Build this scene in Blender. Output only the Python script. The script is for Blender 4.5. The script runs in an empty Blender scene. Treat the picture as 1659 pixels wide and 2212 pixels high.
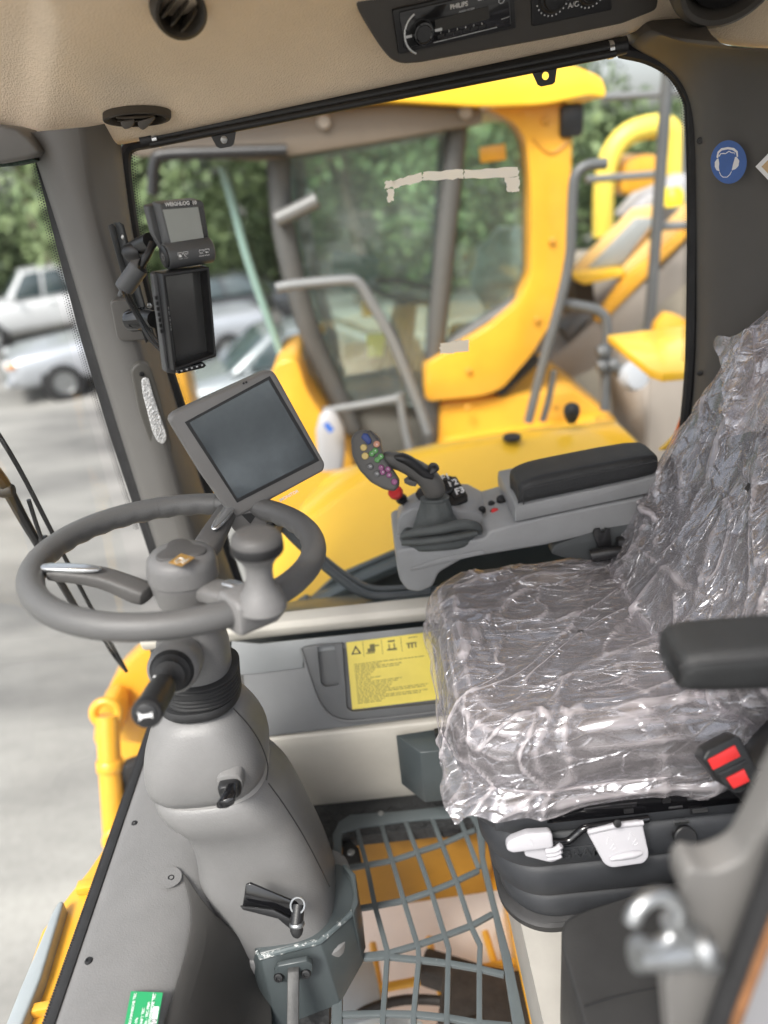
import bpy, bmesh, math, random
from mathutils import Vector, Matrix, noise
random.seed(7)
S = bpy.context.scene
COL = S.collection
R = math.radians
V = Vector

# ------------------------------------------------------------------ camera, sky, sun, exposure
CAM_POS = V((0, 0, 1.35)); PITCH, ROLL, FOV = R(25.6), R(6.0), R(70)
IW, IH = 1659.0, 2212.0                       # pixel grid of the measured photograph
FPX = IH / 2 / math.tan(FOV / 2)
_f = V((0, math.cos(PITCH), -math.sin(PITCH))); _r = V((1, 0, 0)); _u = _r.cross(_f)
CR = _r * math.cos(ROLL) - _u * math.sin(ROLL)
CU = _u * math.cos(ROLL) + _r * math.sin(ROLL)
CF = _f
cd = bpy.data.cameras.new('camera'); cam = bpy.data.objects.new('camera', cd); COL.objects.link(cam)
cam.matrix_world = Matrix(((CR.x, CU.x, -CF.x, 0), (CR.y, CU.y, -CF.y, 0), (CR.z, CU.z, -CF.z, CAM_POS.z), (0, 0, 0, 1)))
cd.sensor_fit = 'AUTO'; cd.sensor_width = 36; cd.lens = 18 / math.tan(FOV / 2)
cd.clip_start = 0.02; cd.clip_end = 500
cd.dof.use_dof = True; cd.dof.focus_distance = 1.23; cd.dof.aperture_fstop = 1.5
S.camera = cam
W = bpy.data.worlds.new('World'); S.world = W; W.use_nodes = True
wn = W.node_tree.nodes; wl = W.node_tree.links
bg = wn['Background']; sky = wn.new('ShaderNodeTexSky'); sky.sky_type = 'NISHITA'; sky.sun_disc = False
SUN_EL, SUN_AZ = R(52), R(-150)
sky.sun_elevation = SUN_EL; sky.sun_rotation = SUN_AZ; sky.air_density = 1.0; sky.dust_density = 4.0; sky.ozone_density = 1.0
hs = wn.new('ShaderNodeHueSaturation'); hs.inputs['Saturation'].default_value = 0.35
wl.new(sky.outputs[0], hs.inputs['Color']); wl.new(hs.outputs[0], bg.inputs[0]); bg.inputs[1].default_value = 0.11
sd = bpy.data.lights.new('sun', 'SUN'); sd.energy = 1.5; sd.angle = R(16); sd.color = (1, .96, .9)
sun = bpy.data.objects.new('sun', sd); COL.objects.link(sun)
# sky rotation is measured from +Y, clockwise seen from above
sdir = V((math.sin(SUN_AZ) * math.cos(SUN_EL), math.cos(SUN_AZ) * math.cos(SUN_EL), math.sin(SUN_EL)))
sun.rotation_euler = sdir.to_track_quat('Z', 'Y').to_euler()
S.view_settings.view_transform = 'Standard'; S.view_settings.look = 'None'
S.view_settings.exposure = 1.5; S.view_settings.gamma = 1.0; S.view_settings.use_curve_mapping = False
S.cycles.use_denoising = True
try: S.cycles.denoiser = 'OPENIMAGEDENOISE'
except Exception: pass
S.cycles.max_bounces = 10; S.cycles.diffuse_bounces = 6; S.cycles.glossy_bounces = 4
S.cycles.transparent_max_bounces = 24; S.cycles.transmission_bounces = 6
S.cycles.sample_clamp_indirect = 6; S.cycles.caustics_reflective = False; S.cycles.caustics_refractive = False

# ------------------------------------------------------------------ measuring helpers
def ray(x, y): return CF + CR * ((x - IW / 2) / FPX) - CU * ((y - IH / 2) / FPX)
def P(x, y, X=None, Y=None, Z=None):
    d = ray(x, y)
    i, v = (0, X) if X is not None else (1, Y) if Y is not None else (2, Z)
    return CAM_POS + d * ((v - CAM_POS[i]) / d[i])
def PL(x, y, pl):
    d = ray(x, y); p, n = pl
    return CAM_POS + d * ((p - CAM_POS).dot(n) / d.dot(n))
def plane(p, n): return (V(p), V(n).normalized())

# ------------------------------------------------------------------ mesh helpers: every shape is (verts, faces)
def box(c, s, M=None):
    x, y, z = [k / 2 for k in s]
    v = [V((a, b, d)) for a in (-x, x) for b in (-y, y) for d in (-z, z)]
    if M is not None: v = [M @ k for k in v]
    c = V(c); v = [k + c for k in v]
    return v, [(0, 1, 3, 2), (4, 6, 7, 5), (0, 4, 5, 1), (2, 3, 7, 6), (0, 2, 6, 4), (1, 5, 7, 3)]
def join(*sh):
    v, f = [], []
    for a, b in sh:
        k = len(v); v += list(a); f += [tuple(i + k for i in q) for q in b]
    return v, f
def prism(pts, vec):
    vec = V(vec); n = len(pts); pts = [V(p) for p in pts]
    v = pts + [p + vec for p in pts]
    return v, [tuple(range(n)), tuple(range(2 * n - 1, n - 1, -1))] + [(i, i + n, (i + 1) % n + n, (i + 1) % n) for i in range(n)]
def ringprism(o, i, vec):
    n = len(o); vec = V(vec); o = [V(p) for p in o]; i = [V(p) for p in i]
    v = o + i + [p + vec for p in o] + [p + vec for p in i]; f = []
    for k in range(n):
        j = (k + 1) % n
        f += [(k, j, n + j, n + k), (2 * n + k, 3 * n + k, 3 * n + j, 2 * n + j), (k, 2 * n + k, 2 * n + j, j), (n + k, n + j, 3 * n + j, 3 * n + k)]
    return v, f
def loft(rings, cap0=True, cap1=True, closed=True):
    n = len(rings[0]); v = [V(p) for r in rings for p in r]; f = []
    for a in range(len(rings) - 1):
        for k in range(n if closed else n - 1):
            j = (k + 1) % n
            f.append((a * n + k, a * n + j, (a + 1) * n + j, (a + 1) * n + k))
    if closed and cap0: f.append(tuple(range(n - 1, -1, -1)))
    if closed and cap1: f.append(tuple(range((len(rings) - 1) * n, len(rings) * n)))
    return v, f
def grid(rows): return loft(rows, False, False, False)
def basis(n, up=V((0, 0, 1))):
    n = V(n).normalized()
    if abs(n.dot(up)) > .98: up = V((0, 1, 0))
    u = up.cross(n).normalized(); return u, n.cross(u)
def lathe(prof, c, axis=(0, 0, 1), n=32, cap=True, sq=None):
    u, w = basis(axis); ax = V(axis).normalized(); c = V(c)
    rings = []
    for r, h in prof:
        rings.append([c + ax * h + (u * math.cos(2 * math.pi * k / n) + w * math.sin(2 * math.pi * k / n)) * max(r, 1e-5) for k in range(n)])
    return loft(rings, cap, cap)
def catmull(pts, m=6):
    pts = [V(p) for p in pts]
    if len(pts) < 3: return pts
    q = [pts[0] * 2 - pts[1]] + pts + [pts[-1] * 2 - pts[-2]]; o = []
    for i in range(1, len(q) - 2):
        for k in range(m):
            t = k / m; a, b, c, d = q[i - 1:i + 3]
            o.append(.5 * (2 * b + (c - a) * t + (2 * a - 5 * b + 4 * c - d) * t * t + (3 * b - a - 3 * c + d) * t ** 3))
    return o + [pts[-1]]
def tube(path, r, n=10, sm=6, flat=1.0, upv=None):
    p = catmull(path, sm) if sm else [V(k) for k in path]
    m = len(p); rs = r if isinstance(r, (list, tuple)) else [r]
    rings = []; u = None
    for i in range(m):
        t = (p[min(i + 1, m - 1)] - p[max(i - 1, 0)]).normalized()
        if u is None: u = basis(t, upv or V((0, 0, 1)))[0]
        u = (u - t * u.dot(t)).normalized(); w = t.cross(u)
        s = i / (m - 1) * (len(rs) - 1); a = int(s); b = min(a + 1, len(rs) - 1); rr = rs[a] + (rs[b] - rs[a]) * (s - a)
        rings.append([p[i] + (u * math.cos(2 * math.pi * k / n) + w * math.sin(2 * math.pi * k / n) * flat) * rr for k in range(n)])
    return loft(rings)
def torus(c, n, Rr, r, N=72, m=18, a0=0, a1=2 * math.pi):
    u, w = basis(n); n = V(n).normalized(); rings = []; full = abs(a1 - a0 - 2 * math.pi) < 1e-6
    K = N if full else N + 1
    for k in range(K):
        a = a0 + (a1 - a0) * k / N; d = u * math.cos(a) + w * math.sin(a)
        rings.append([V(c) + d * (Rr + r * math.cos(2 * math.pi * j / m)) + n * r * math.sin(2 * math.pi * j / m) for j in range(m)])
    if full: rings.append(rings[0])
    v, f = loft(rings, not full, not full)
    return v, f
def rrect(w, h, r, n=5):
    o = []
    for cx, cy, a in ((w / 2 - r, h / 2 - r, 0), (-w / 2 + r, h / 2 - r, 90), (-w / 2 + r, -h / 2 + r, 180), (w / 2 - r, -h / 2 + r, 270)):
        for k in range(n + 1):
            t = R(a + 90 * k / n); o.append((cx + r * math.cos(t), cy + r * math.sin(t)))
    return o
def sup(a, b, e, n):
    o = []
    for k in range(n):
        t = 2 * math.pi * k / n; c, s = math.cos(t), math.sin(t)
        o.append((a * math.copysign(abs(c) ** (2 / e), c), b * math.copysign(abs(s) ** (2 / e), s)))
    return o
def fillet(pts, r, n=4):
    pts = [V(p) for p in pts]; o = []; m = len(pts)
    for i in range(m):
        a, b, c = pts[i - 1], pts[i], pts[(i + 1) % m]
        d1 = (a - b); d2 = (c - b); l = min(r, d1.length * .45, d2.length * .45)
        p1 = b + d1.normalized() * l; p2 = b + d2.normalized() * l
        for k in range(n + 1):
            t = k / n; o.append(p1 * (1 - t) ** 2 + b * 2 * t * (1 - t) + p2 * t * t)
    return o
def root_loc(o):
    l = V((0, 0, 0))
    while o is not None: l = l + V(o.location); o = o.parent
    return l
def tag(o, label=None, cat=None, group=None, kind=None):
    if label: o['label'] = label
    if cat: o['category'] = cat
    if group: o['group'] = group
    if kind: o['kind'] = kind
    return o
def thing(name, label, cat, base, group=None):
    o = bpy.data.objects.new(name, None); COL.objects.link(o); o.location = V(base); o.empty_display_size = .05
    return tag(o, label, cat, group)
def mk(name, vf, mat, parent=None, bev=0, seg=2, ang=40, sub=0, solid=0, base=None, flat=False, disp=None, weld=True):
    v, f = vf; v = [V(p) for p in v]
    if parent is not None: o0 = root_loc(parent)
    elif base is not None: o0 = V(base)
    else: o0 = V(((min(p.x for p in v) + max(p.x for p in v)) / 2, (min(p.y for p in v) + max(p.y for p in v)) / 2, min(p.z for p in v)))
    bm = bmesh.new(); bv = [bm.verts.new(p - o0) for p in v]
    for q in f:
        try: bm.faces.new([bv[i] for i in q])
        except ValueError: pass
    if weld: bmesh.ops.remove_doubles(bm, verts=bm.verts, dist=2e-5)
    bmesh.ops.recalc_face_normals(bm, faces=bm.faces)
    if bev:
        es = [e for e in bm.edges if len(e.link_faces) == 2 and e.calc_face_angle(0) > .6]
        if es: bmesh.ops.bevel(bm, geom=es, offset=bev, segments=seg, profile=.5, affect='EDGES', clamp_overlap=True)
    if disp:
        bm.normal_update(); mv = [(k, k.co + k.normal * disp(k.co + o0)) for k in bm.verts]
        for k, c in mv: k.co = c
    me = bpy.data.meshes.new(name); bm.to_mesh(me); bm.free()
    if not flat:
        me.polygons.foreach_set('use_smooth', [True] * len(me.polygons)); me.set_sharp_from_angle(angle=R(ang))
    me.materials.append(mat)
    o = bpy.data.objects.new(name, me); COL.objects.link(o)
    if parent is not None: o.parent = parent
    else: o.location = o0
    if solid:
        m = o.modifiers.new('solid', 'SOLIDIFY'); m.thickness = solid; m.offset = 0
    if sub:
        m = o.modifiers.new('sub', 'SUBSURF'); m.levels = sub; m.render_levels = sub
    return o
def cut(o, *shapes):
    """carve real openings out of a mesh object (boolean, applied)"""
    cs = []
    for sh in shapes:
        c = mk('cutter', sh, o.data.materials[0], base=root_loc(o)); cs.append(c)
        m = o.modifiers.new('b', 'BOOLEAN'); m.operation = 'DIFFERENCE'; m.object = c; m.solver = 'EXACT'
        c.location = root_loc(o)
    bpy.context.view_layer.update()
    dg = bpy.context.evaluated_depsgraph_get()
    me = bpy.data.meshes.new_from_object(o.evaluated_get(dg))
    o.modifiers.clear(); o.data = me
    me.set_sharp_from_angle(angle=R(35))
    for c in cs: bpy.data.objects.remove(c, do_unlink=True)
def struct(name, vf, mat, **k): return tag(mk(name, vf, mat, **k), kind='structure')
def clone(o, loc, parent, name=None):
    """another piece with the same mesh, moved by loc"""
    c = o.copy(); COL.objects.link(c); c.parent = parent; c.location = V(loc); return c
def text(s, o, ux, uy, size, mat, parent, ext=.0003, align='LEFT', name='lettering', bold=0):
    cu = bpy.data.curves.new(name, 'FONT'); cu.body = s; cu.size = size; cu.extrude = ext; cu.align_x = align; cu.align_y = 'CENTER'; cu.offset = bold; cu.resolution_u = 3
    tmp = bpy.data.objects.new('tmp', cu); COL.objects.link(tmp); bpy.context.view_layer.update()
    me = bpy.data.meshes.new_from_object(tmp.evaluated_get(bpy.context.evaluated_depsgraph_get())); bpy.data.objects.remove(tmp, do_unlink=True)
    ux = V(ux).normalized(); uy = V(uy); uy = (uy - ux * uy.dot(ux)).normalized(); n = ux.cross(uy); o = V(o) - root_loc(parent)
    me.transform(Matrix(((ux.x, uy.x, n.x, o.x), (ux.y, uy.y, n.y, o.y), (ux.z, uy.z, n.z, o.z), (0, 0, 0, 1))))
    me.materials.clear(); me.materials.append(mat)
    ob = bpy.data.objects.new(name, me); COL.objects.link(ob); ob.parent = parent; return ob
def ext(px, Y0, Y1, fr=0): # outline measured in the photo, standing at depth Y0 and reaching back to Y1
    p = [P(a, b, Y=Y0) for a, b in px]
    if fr: p = fillet(p, fr)
    return prism(p, (0, Y1 - Y0, 0))
def onpl(px, pl, th, fr=0):  # plate on a tilted plane, thickness th going away from the viewer
    p = [PL(a, b, pl) for a, b in px]
    if fr: p = fillet(p, fr)
    n = pl[1]; n = n if n.dot(CF) > 0 else -n
    return prism(p, n * th)

# ------------------------------------------------------------------ materials
MATS = {}
def mat(name, col, rough=.5, metal=0, bump=None, var=None, rvar=0, spec=.5, coat=0, wear=None, stretch=None):
    if name in MATS: return MATS[name]
    m = bpy.data.materials.new(name); m.use_nodes = True; n = m.node_tree.nodes; l = m.node_tree.links; b = n['Principled BSDF']
    b.inputs['Base Color'].default_value = (*col, 1); b.inputs['Roughness'].default_value = rough; b.inputs['Metallic'].default_value = metal
    b.inputs['Specular IOR Level'].default_value = spec; b.inputs['Coat Weight'].default_value = coat
    tc = n.new('ShaderNodeTexCoord'); src = tc.outputs['Object']
    if stretch:
        mp = n.new('ShaderNodeMapping'); mp.inputs['Scale'].default_value = stretch; l.new(src, mp.inputs[0]); src = mp.outputs[0]
    last = None
    if var:
        sc, amt = var[:2]; t = n.new('ShaderNodeTexNoise'); t.inputs['Scale'].default_value = sc; t.inputs['Detail'].default_value = 6; t.inputs['Roughness'].default_value = .65
        l.new(src, t.inputs['Vector']); mx = n.new('ShaderNodeMix'); mx.data_type = 'RGBA'
        c2 = var[2] if len(var) > 2 else tuple(k * (1 - amt) for k in col); c1 = col if len(var) > 2 else tuple(min(1, k * (1 + amt * .6)) for k in col)
        rp = n.new('ShaderNodeMapRange'); rp.inputs[1].default_value = .35; rp.inputs[2].default_value = .68; l.new(t.outputs[0], rp.inputs[0])
        mx.inputs[6].default_value = (*c1, 1); mx.inputs[7].default_value = (*c2, 1); l.new(rp.outputs[0], mx.inputs[0]); last = mx.outputs[2]
        if rvar:
            rr = n.new('ShaderNodeMapRange'); rr.inputs[3].default_value = max(.02, rough - rvar); rr.inputs[4].default_value = min(1, rough + rvar); l.new(t.outputs[0], rr.inputs[0]); l.new(rr.outputs[0], b.inputs['Roughness'])
    if wear:   # chips and scuffs: (scale, threshold, colour)
        t2 = n.new('ShaderNodeTexNoise'); t2.inputs['Scale'].default_value = wear[0]; t2.inputs['Detail'].default_value = 8; t2.inputs['Roughness'].default_value = .75; l.new(src, t2.inputs['Vector'])
        r2 = n.new('ShaderNodeMapRange'); r2.inputs[1].default_value = wear[1]; r2.inputs[2].default_value = wear[1] + .05; l.new(t2.outputs[0], r2.inputs[0])
        m2 = n.new('ShaderNodeMix'); m2.data_type = 'RGBA'; l.new(r2.outputs[0], m2.inputs[0])
        if last: l.new(last, m2.inputs[6])
        else: m2.inputs[6].default_value = (*col, 1)
        m2.inputs[7].default_value = (*wear[2], 1); last = m2.outputs[2]
    if last: l.new(last, b.inputs['Base Color'])
    if bump:
        t3 = n.new('ShaderNodeTexNoise') if len(bump) < 3 else n.new('ShaderNodeTexVoronoi'); t3.inputs['Scale'].default_value = bump[0]
        if len(bump) < 3: t3.inputs['Detail'].default_value = 4
        l.new(src, t3.inputs['Vector']); bp = n.new('ShaderNodeBump'); bp.inputs['Strength'].default_value = bump[1]; bp.inputs['Distance'].default_value = .002
        l.new(t3.outputs[0], bp.inputs['Height']); l.new(bp.outputs[0], b.inputs['Normal'])
    MATS[name] = m; return m
def glass(name, tint=(1, 1, 1), refl=.9, dust_haze=.0):
    m = bpy.data.materials.new(name); m.use_nodes = True; n = m.node_tree.nodes; l = m.node_tree.links; n.remove(n['Principled BSDF'])
    t = n.new('ShaderNodeBsdfTransparent'); t.inputs[0].default_value = (*tint, 1); g = n.new('ShaderNodeBsdfGlossy'); g.inputs['Roughness'].default_value = .02
    fr = n.new('ShaderNodeFresnel'); fr.inputs[0].default_value = 1.45; mx = n.new('ShaderNodeMixShader')
    mu = n.new('ShaderNodeMath'); mu.operation = 'MULTIPLY'; mu.inputs[1].default_value = refl; l.new(fr.outputs[0], mu.inputs[0])
    l.new(mu.outputs[0], mx.inputs[0]); l.new(t.outputs[0], mx.inputs[1]); l.new(g.outputs[0], mx.inputs[2])
    dd = n.new('ShaderNodeBsdfDiffuse'); dd.inputs[0].default_value = (.8, .84, .82, 1); dn = n.new('ShaderNodeTexNoise'); dn.inputs['Scale'].default_value = 3; dn.inputs['Detail'].default_value = 5  # diffuse layer for dust, with the pale haze on the glass painted in
    dr_ = n.new('ShaderNodeMapRange'); dr_.inputs[1].default_value = .3; dr_.inputs[2].default_value = .7; dr_.inputs[3].default_value = dust_haze * .3; dr_.inputs[4].default_value = dust_haze * 1.5; l.new(dn.outputs[0], dr_.inputs[0])
    m2 = n.new('ShaderNodeMixShader'); l.new(dr_.outputs[0], m2.inputs[0]); l.new(mx.outputs[0], m2.inputs[1]); l.new(dd.outputs[0], m2.inputs[2]); l.new(m2.outputs[0], n['Material Output'].inputs[0])
    MATS[name] = m; return m
GP = mat('grey_plastic', (.178, .175, .173), .42, bump=(380, .3), var=(9, .09), rvar=.1, wear=(46, .735, (.27, .265, .255)))
GPD = mat('dark_grey_plastic', (.095, .092, .09), .5, bump=(380, .3), var=(7, .08), rvar=.08)
PIL = mat('pillar_trim_plastic', (.125, .12, .113), .5, bump=(800, .12), var=(6, .06), rvar=.06)
WHL = mat('wheel_grip', (.105, .104, .103), .45, bump=(450, .35), var=(10, .06), rvar=.05)
CON = mat('console_plastic', (.27, .275, .28), .48, bump=(400, .25), var=(8, .09), rvar=.1, wear=(40, .74, (.36, .36, .36)))
BLK = mat('black_plastic', (.014, .014, .015), .4, bump=(600, .15), var=(12, .25), rvar=.1)
GLB = mat('gloss_black', (.006, .006, .007), .12, coat=.4)
RUB = mat('black_rubber', (.018, .018, .019), .62, bump=(500, .25), var=(20, .3), rvar=.1)
BELL = mat('bellows_rubber', (.028, .03, .034), .55, bump=(900, .2), var=(14, .2), rvar=.1)
HEAD = mat('headliner_vinyl', (.90, .74, .56), .62, bump=(330, .5, 'v'), var=(5, .06))
CREAM = mat('cream_paint', (.56, .53, .47), .5, bump=(60, .12), var=(5, .08), rvar=.1)
TEAL = mat('slate_paint', (.055, .066, .069), .38, bump=(120, .1), var=(9, .12), rvar=.1, wear=(34, .77, (.3, .32, .32)))
CHIP = mat('chipped_slate_edge', (.085, .105, .11), .45, bump=(120, .2), var=(9, .12), wear=(60, .52, (.55, .56, .55)))
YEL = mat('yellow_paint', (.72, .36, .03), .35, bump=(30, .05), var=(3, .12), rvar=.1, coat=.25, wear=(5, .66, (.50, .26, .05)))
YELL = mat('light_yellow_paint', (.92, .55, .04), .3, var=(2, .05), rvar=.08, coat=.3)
ORG = mat('orange_reflector', (.75, .12, .01), .3)
STEEL = mat('steel', (.62, .62, .61), .3, metal=1, bump=(90, .15), var=(30, .15), rvar=.12)
ZINC = mat('zinc', (.36, .37, .375), .38, metal=.9, bump=(60, .3), var=(18, .2), rvar=.12)
CHROME = mat('satin_silver', (.66, .67, .68), .25, metal=.9, var=(20, .05))
WHT = mat('white_plastic', (.40, .395, .42), .42, bump=(400, .1), var=(14, .04), rvar=.06)
PAPER = mat('white_print', (.78, .78, .78), .6)
INK = mat('print_ink', (.03, .03, .035), .6)
FAB = mat('seat_fabric', (.06, .057, .057), .85, bump=(420, 1.0, 'v'), var=(260, .5))
VIN = mat('armrest_vinyl', (.02, .021, .022), .55, bump=(500, .4, 'v'), var=(20, .15), rvar=.07)
CLOTH = mat('gaiter_leather', (.075, .083, .083), .62, bump=(300, .35, 'v'), var=(20, .15))
MATB = mat('rubber_floor_mat', (.022, .023, .024), .6, bump=(90, 1.0, 'v'), var=(30, .3))
REDP = mat('red_plastic', (.62, .022, .022), .38, var=(20, .1))
SCR = mat('dark_screen', (.012, .014, .017), .08, spec=.6)
SCRB = mat('antiglare_screen', (.17, .195, .215), .13, metal=.65, var=(14, .15), rvar=.06)
SCRL = mat('grey_lcd', (.38, .40, .38), .22, var=(30, .03), spec=.4)
TUBEG = mat('grey_rail_paint', (.095, .10, .103), .4, var=(6, .1), rvar=.08)
PALE = mat('pale_panel', (.29, .255, .22), .5, var=(3, .08))
GLC = glass('clear_glass', (.97, .985, .98), .05, .012)
GLG = glass('green_glass', (.86, .97, .91), 2.0, .055)
GLD = glass('car_glass', (.25, .3, .3), 1.0)
LEDM = mat('lamp_lens', (.72, .72, .72), .15, bump=(260, 1.0, 'v'), var=(90, .35), coat=.5)
def film_material():
    m = bpy.data.materials.new('plastic_film'); m.use_nodes = True; n = m.node_tree.nodes; l = m.node_tree.links; n.remove(n['Principled BSDF'])
    def N(t, **k):
        o = n.new('ShaderNode' + t)
        for a, v in k.items():
            if a in o.inputs: o.inputs[a].default_value = v
        return o
    def rng(src, a, b, c, d):
        o = n.new('ShaderNodeMapRange'); o.inputs[1].default_value, o.inputs[2].default_value, o.inputs[3].default_value, o.inputs[4].default_value = a, b, c, d; l.new(src, o.inputs[0]); return o.outputs[0]
    tc = N('TexCoord'); mp = N('Mapping', Rotation=(.2, .4, .65), Scale=(1, 4.6, 2.0)); l.new(tc.outputs['Object'], mp.inputs[0])
    mp2 = N('Mapping', Rotation=(-.3, .2, -.5), Scale=(1.2, 5.5, 2.2)); l.new(tc.outputs['Object'], mp2.inputs[0])
    dn = N('TexNoise', Scale=10.0, Detail=4.0); l.new(tc.outputs['Object'], dn.inputs['Vector'])
    def distort(src, k):
        dv = n.new('ShaderNodeVectorMath'); dv.operation = 'MULTIPLY_ADD'; dv.inputs[1].default_value = (k, k, k); l.new(dn.outputs['Color'], dv.inputs[0]); l.new(src, dv.inputs[2]); return dv.outputs[0]
    def vec(op, x, y=None, k=None):
        o = n.new('ShaderNodeVectorMath'); o.operation = op
        for i, q in enumerate((x, y)):
            if q is None: continue
            if isinstance(q, tuple): o.inputs[i].default_value = q
            else: l.new(q, o.inputs[i])
        if k is not None:
            if isinstance(k, float): o.inputs['Scale'].default_value = k
            else: l.new(k, o.inputs['Scale'])
        return o.outputs[0]
    # straight creases between tilted facets, at three sizes
    def crease(src, sc, w):
        e = N('TexVoronoi', Scale=sc); e.feature = 'DISTANCE_TO_EDGE'; l.new(src, e.inputs['Vector'])
        c = N('TexVoronoi', Scale=sc); l.new(src, c.inputs['Vector'])
        return rng(e.outputs['Distance'], 0, w, 1, 0), vec('SUBTRACT', c.outputs['Color'], (.5, .5, .5))
    fa, ta = crease(distort(mp.outputs[0], .05), 6.0, .035)
    fb_, tb = crease(distort(mp2.outputs[0], .04), 12.0, .04)
    fc_, tcc = crease(distort(mp.outputs[0], .05), 21.0, .10)
    def add(a, b, k):
        o = n.new('ShaderNodeMath'); o.operation = 'MULTIPLY_ADD'; o.inputs[1].default_value = k; l.new(b, o.inputs[0]); l.new(a, o.inputs[2]); return o.outputs[0]
    pm = N('TexNoise', Scale=6.0, Detail=3.0); l.new(mp2.outputs[0], pm.inputs['Vector']); pk_ = rng(pm.outputs[0], .48, .61, .05, .78)
    pc = n.new('ShaderNodeMath'); pc.operation = 'MULTIPLY'; l.new(fc_, pc.inputs[0]); l.new(pk_, pc.inputs[1])
    H = add(add(fa, fb_, .7), pc.outputs[0], .5)
    bp = N('Bump', Strength=.55, Distance=.005); l.new(H, bp.inputs['Height'])
    tilt = vec('ADD', vec('ADD', vec('SCALE', ta, None, .26), vec('SCALE', tb, None, .18)), vec('SCALE', tcc, None, pk_))
    nr = n.new('ShaderNodeVectorMath'); nr.operation = 'NORMALIZE'; l.new(vec('ADD', tilt, bp.outputs[0]), nr.inputs[0])
    ge = n.new('ShaderNodeNewGeometry'); pw = rng(ge.outputs['Pointiness'], .498, .555, .125, .62)
    gm = N('TexNoise', Scale=7.0, Detail=2.0); l.new(tc.outputs['Object'], gm.inputs['Vector']); gk = n.new('ShaderNodeMath'); gk.operation = 'MULTIPLY'; l.new(H, gk.inputs[0]); l.new(rng(gm.outputs[0], .48, .68, 0, .2), gk.inputs[1])
    WH = add(pw, gk.outputs[0], 1.0)
    lw = n.new('ShaderNodeLayerWeight'); lw.inputs[0].default_value = .3; l.new(bp.outputs[0], lw.inputs['Normal'])
    tr = n.new('ShaderNodeBsdfTransparent'); tr.inputs[0].default_value = (.97, .95, .96, 1)
    gl = n.new('ShaderNodeBsdfGlossy'); gl.inputs['Roughness'].default_value = .23; gl.inputs[0].default_value = (.93, .94, 1, 1); l.new(nr.outputs[0], gl.inputs['Normal'])
    mx = n.new('ShaderNodeMixShader'); l.new(rng(lw.outputs['Facing'], 0, 1, .15, .58), mx.inputs[0]); l.new(tr.outputs[0], mx.inputs[1]); l.new(gl.outputs[0], mx.inputs[2])
    df = n.new('ShaderNodeBsdfTranslucent'); df.inputs[0].default_value = (.86, .80, .83, 1); d2 = n.new('ShaderNodeBsdfDiffuse'); d2.inputs[0].default_value = (.86, .80, .83, 1); ms = n.new('ShaderNodeMixShader'); ms.inputs[0].default_value = .6; l.new(df.outputs[0], ms.inputs[1]); l.new(d2.outputs[0], ms.inputs[2])
    mf = n.new('ShaderNodeMixShader'); l.new(WH, mf.inputs[0]); l.new(mx.outputs[0], mf.inputs[1]); l.new(ms.outputs[0], mf.inputs[2]); l.new(mf.outputs[0], n['Material Output'].inputs[0])
    return m
FILM = film_material()
def ground_material():
    m = bpy.data.materials.new('pale_concrete_yard'); m.use_nodes = True; n = m.node_tree.nodes; l = m.node_tree.links; b = n['Principled BSDF']
    tc = n.new('ShaderNodeTexCoord'); a = n.new('ShaderNodeTexNoise'); a.inputs['Scale'].default_value = .35; a.inputs['Detail'].default_value = 7; a.inputs['Roughness'].default_value = .6
    mp = n.new('ShaderNodeMapping'); mp.inputs['Scale'].default_value = (.45, 1.5, 1); l.new(tc.outputs['Object'], mp.inputs[0]); l.new(mp.outputs[0], a.inputs['Vector'])
    c = n.new('ShaderNodeTexNoise'); c.inputs['Scale'].default_value = 22; c.inputs['Detail'].default_value = 6; l.new(tc.outputs['Object'], c.inputs['Vector'])
    r = n.new('ShaderNodeValToRGB'); r.color_ramp.elements[0].position = .36; r.color_ramp.elements[0].color = (.14, .137, .131, 1); r.color_ramp.elements[1].position = .62; r.color_ramp.elements[1].color = (.39, .38, .352, 1)
    l.new(a.outputs[0], r.inputs[0]); mx = n.new('ShaderNodeMix'); mx.data_type = 'RGBA'; mx.blend_type = 'MULTIPLY'; mx.inputs[0].default_value = .35; l.new(r.outputs[0], mx.inputs[6]); l.new(c.outputs[0], mx.inputs[7]); l.new(mx.outputs[2], b.inputs['Base Color'])
    b.inputs['Roughness'].default_value = .85; bp = n.new('ShaderNodeBump'); bp.inputs['Strength'].default_value = .4; bp.inputs['Distance'].default_value = .01; l.new(c.outputs[0], bp.inputs['Height']); l.new(bp.outputs[0], b.inputs['Normal'])
    return m
def tape_material():
    m = bpy.data.materials.new('white_tape'); m.use_nodes = True; n = m.node_tree.nodes; l = m.node_tree.links; b = n['Principled BSDF']
    b.inputs['Base Color'].default_value = (.93, .91, .87, 1); b.inputs['Roughness'].default_value = .7; t = n.new('ShaderNodeBsdfTranslucent'); t.inputs[0].default_value = (.97, .95, .9, 1)
    mx = n.new('ShaderNodeMixShader'); mx.inputs[0].default_value = .8; l.new(b.outputs[0], mx.inputs[1]); l.new(t.outputs[0], mx.inputs[2]); l.new(mx.outputs[0], n['Material Output'].inputs[0]); return m
GZ = -2.4
# ================================================================== SETTING
struct('ground', grid([[V((-120, -60, GZ)), V((120, -60, GZ))], [V((-120, 160, GZ)), V((120, 160, GZ))]]), ground_material(), flat=True)

# ---- cab floor with the opening for the foot grille
FH = (-.19, .165, .30, 1.165)   # opening x0,x1,y0,y1
fl = join(box((-.415, .65, -.015), (.45, 1.5, .03)), box((.66, .65, -.015), (.99, 1.5, .03)), box((-.0125, 1.28, -.015), (.355, .23, .03)), box((-.0125, .10, -.015), (.355, .40, .03)))
struct('cab_floor', fl, MATB, weld=False, flat=True)
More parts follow.
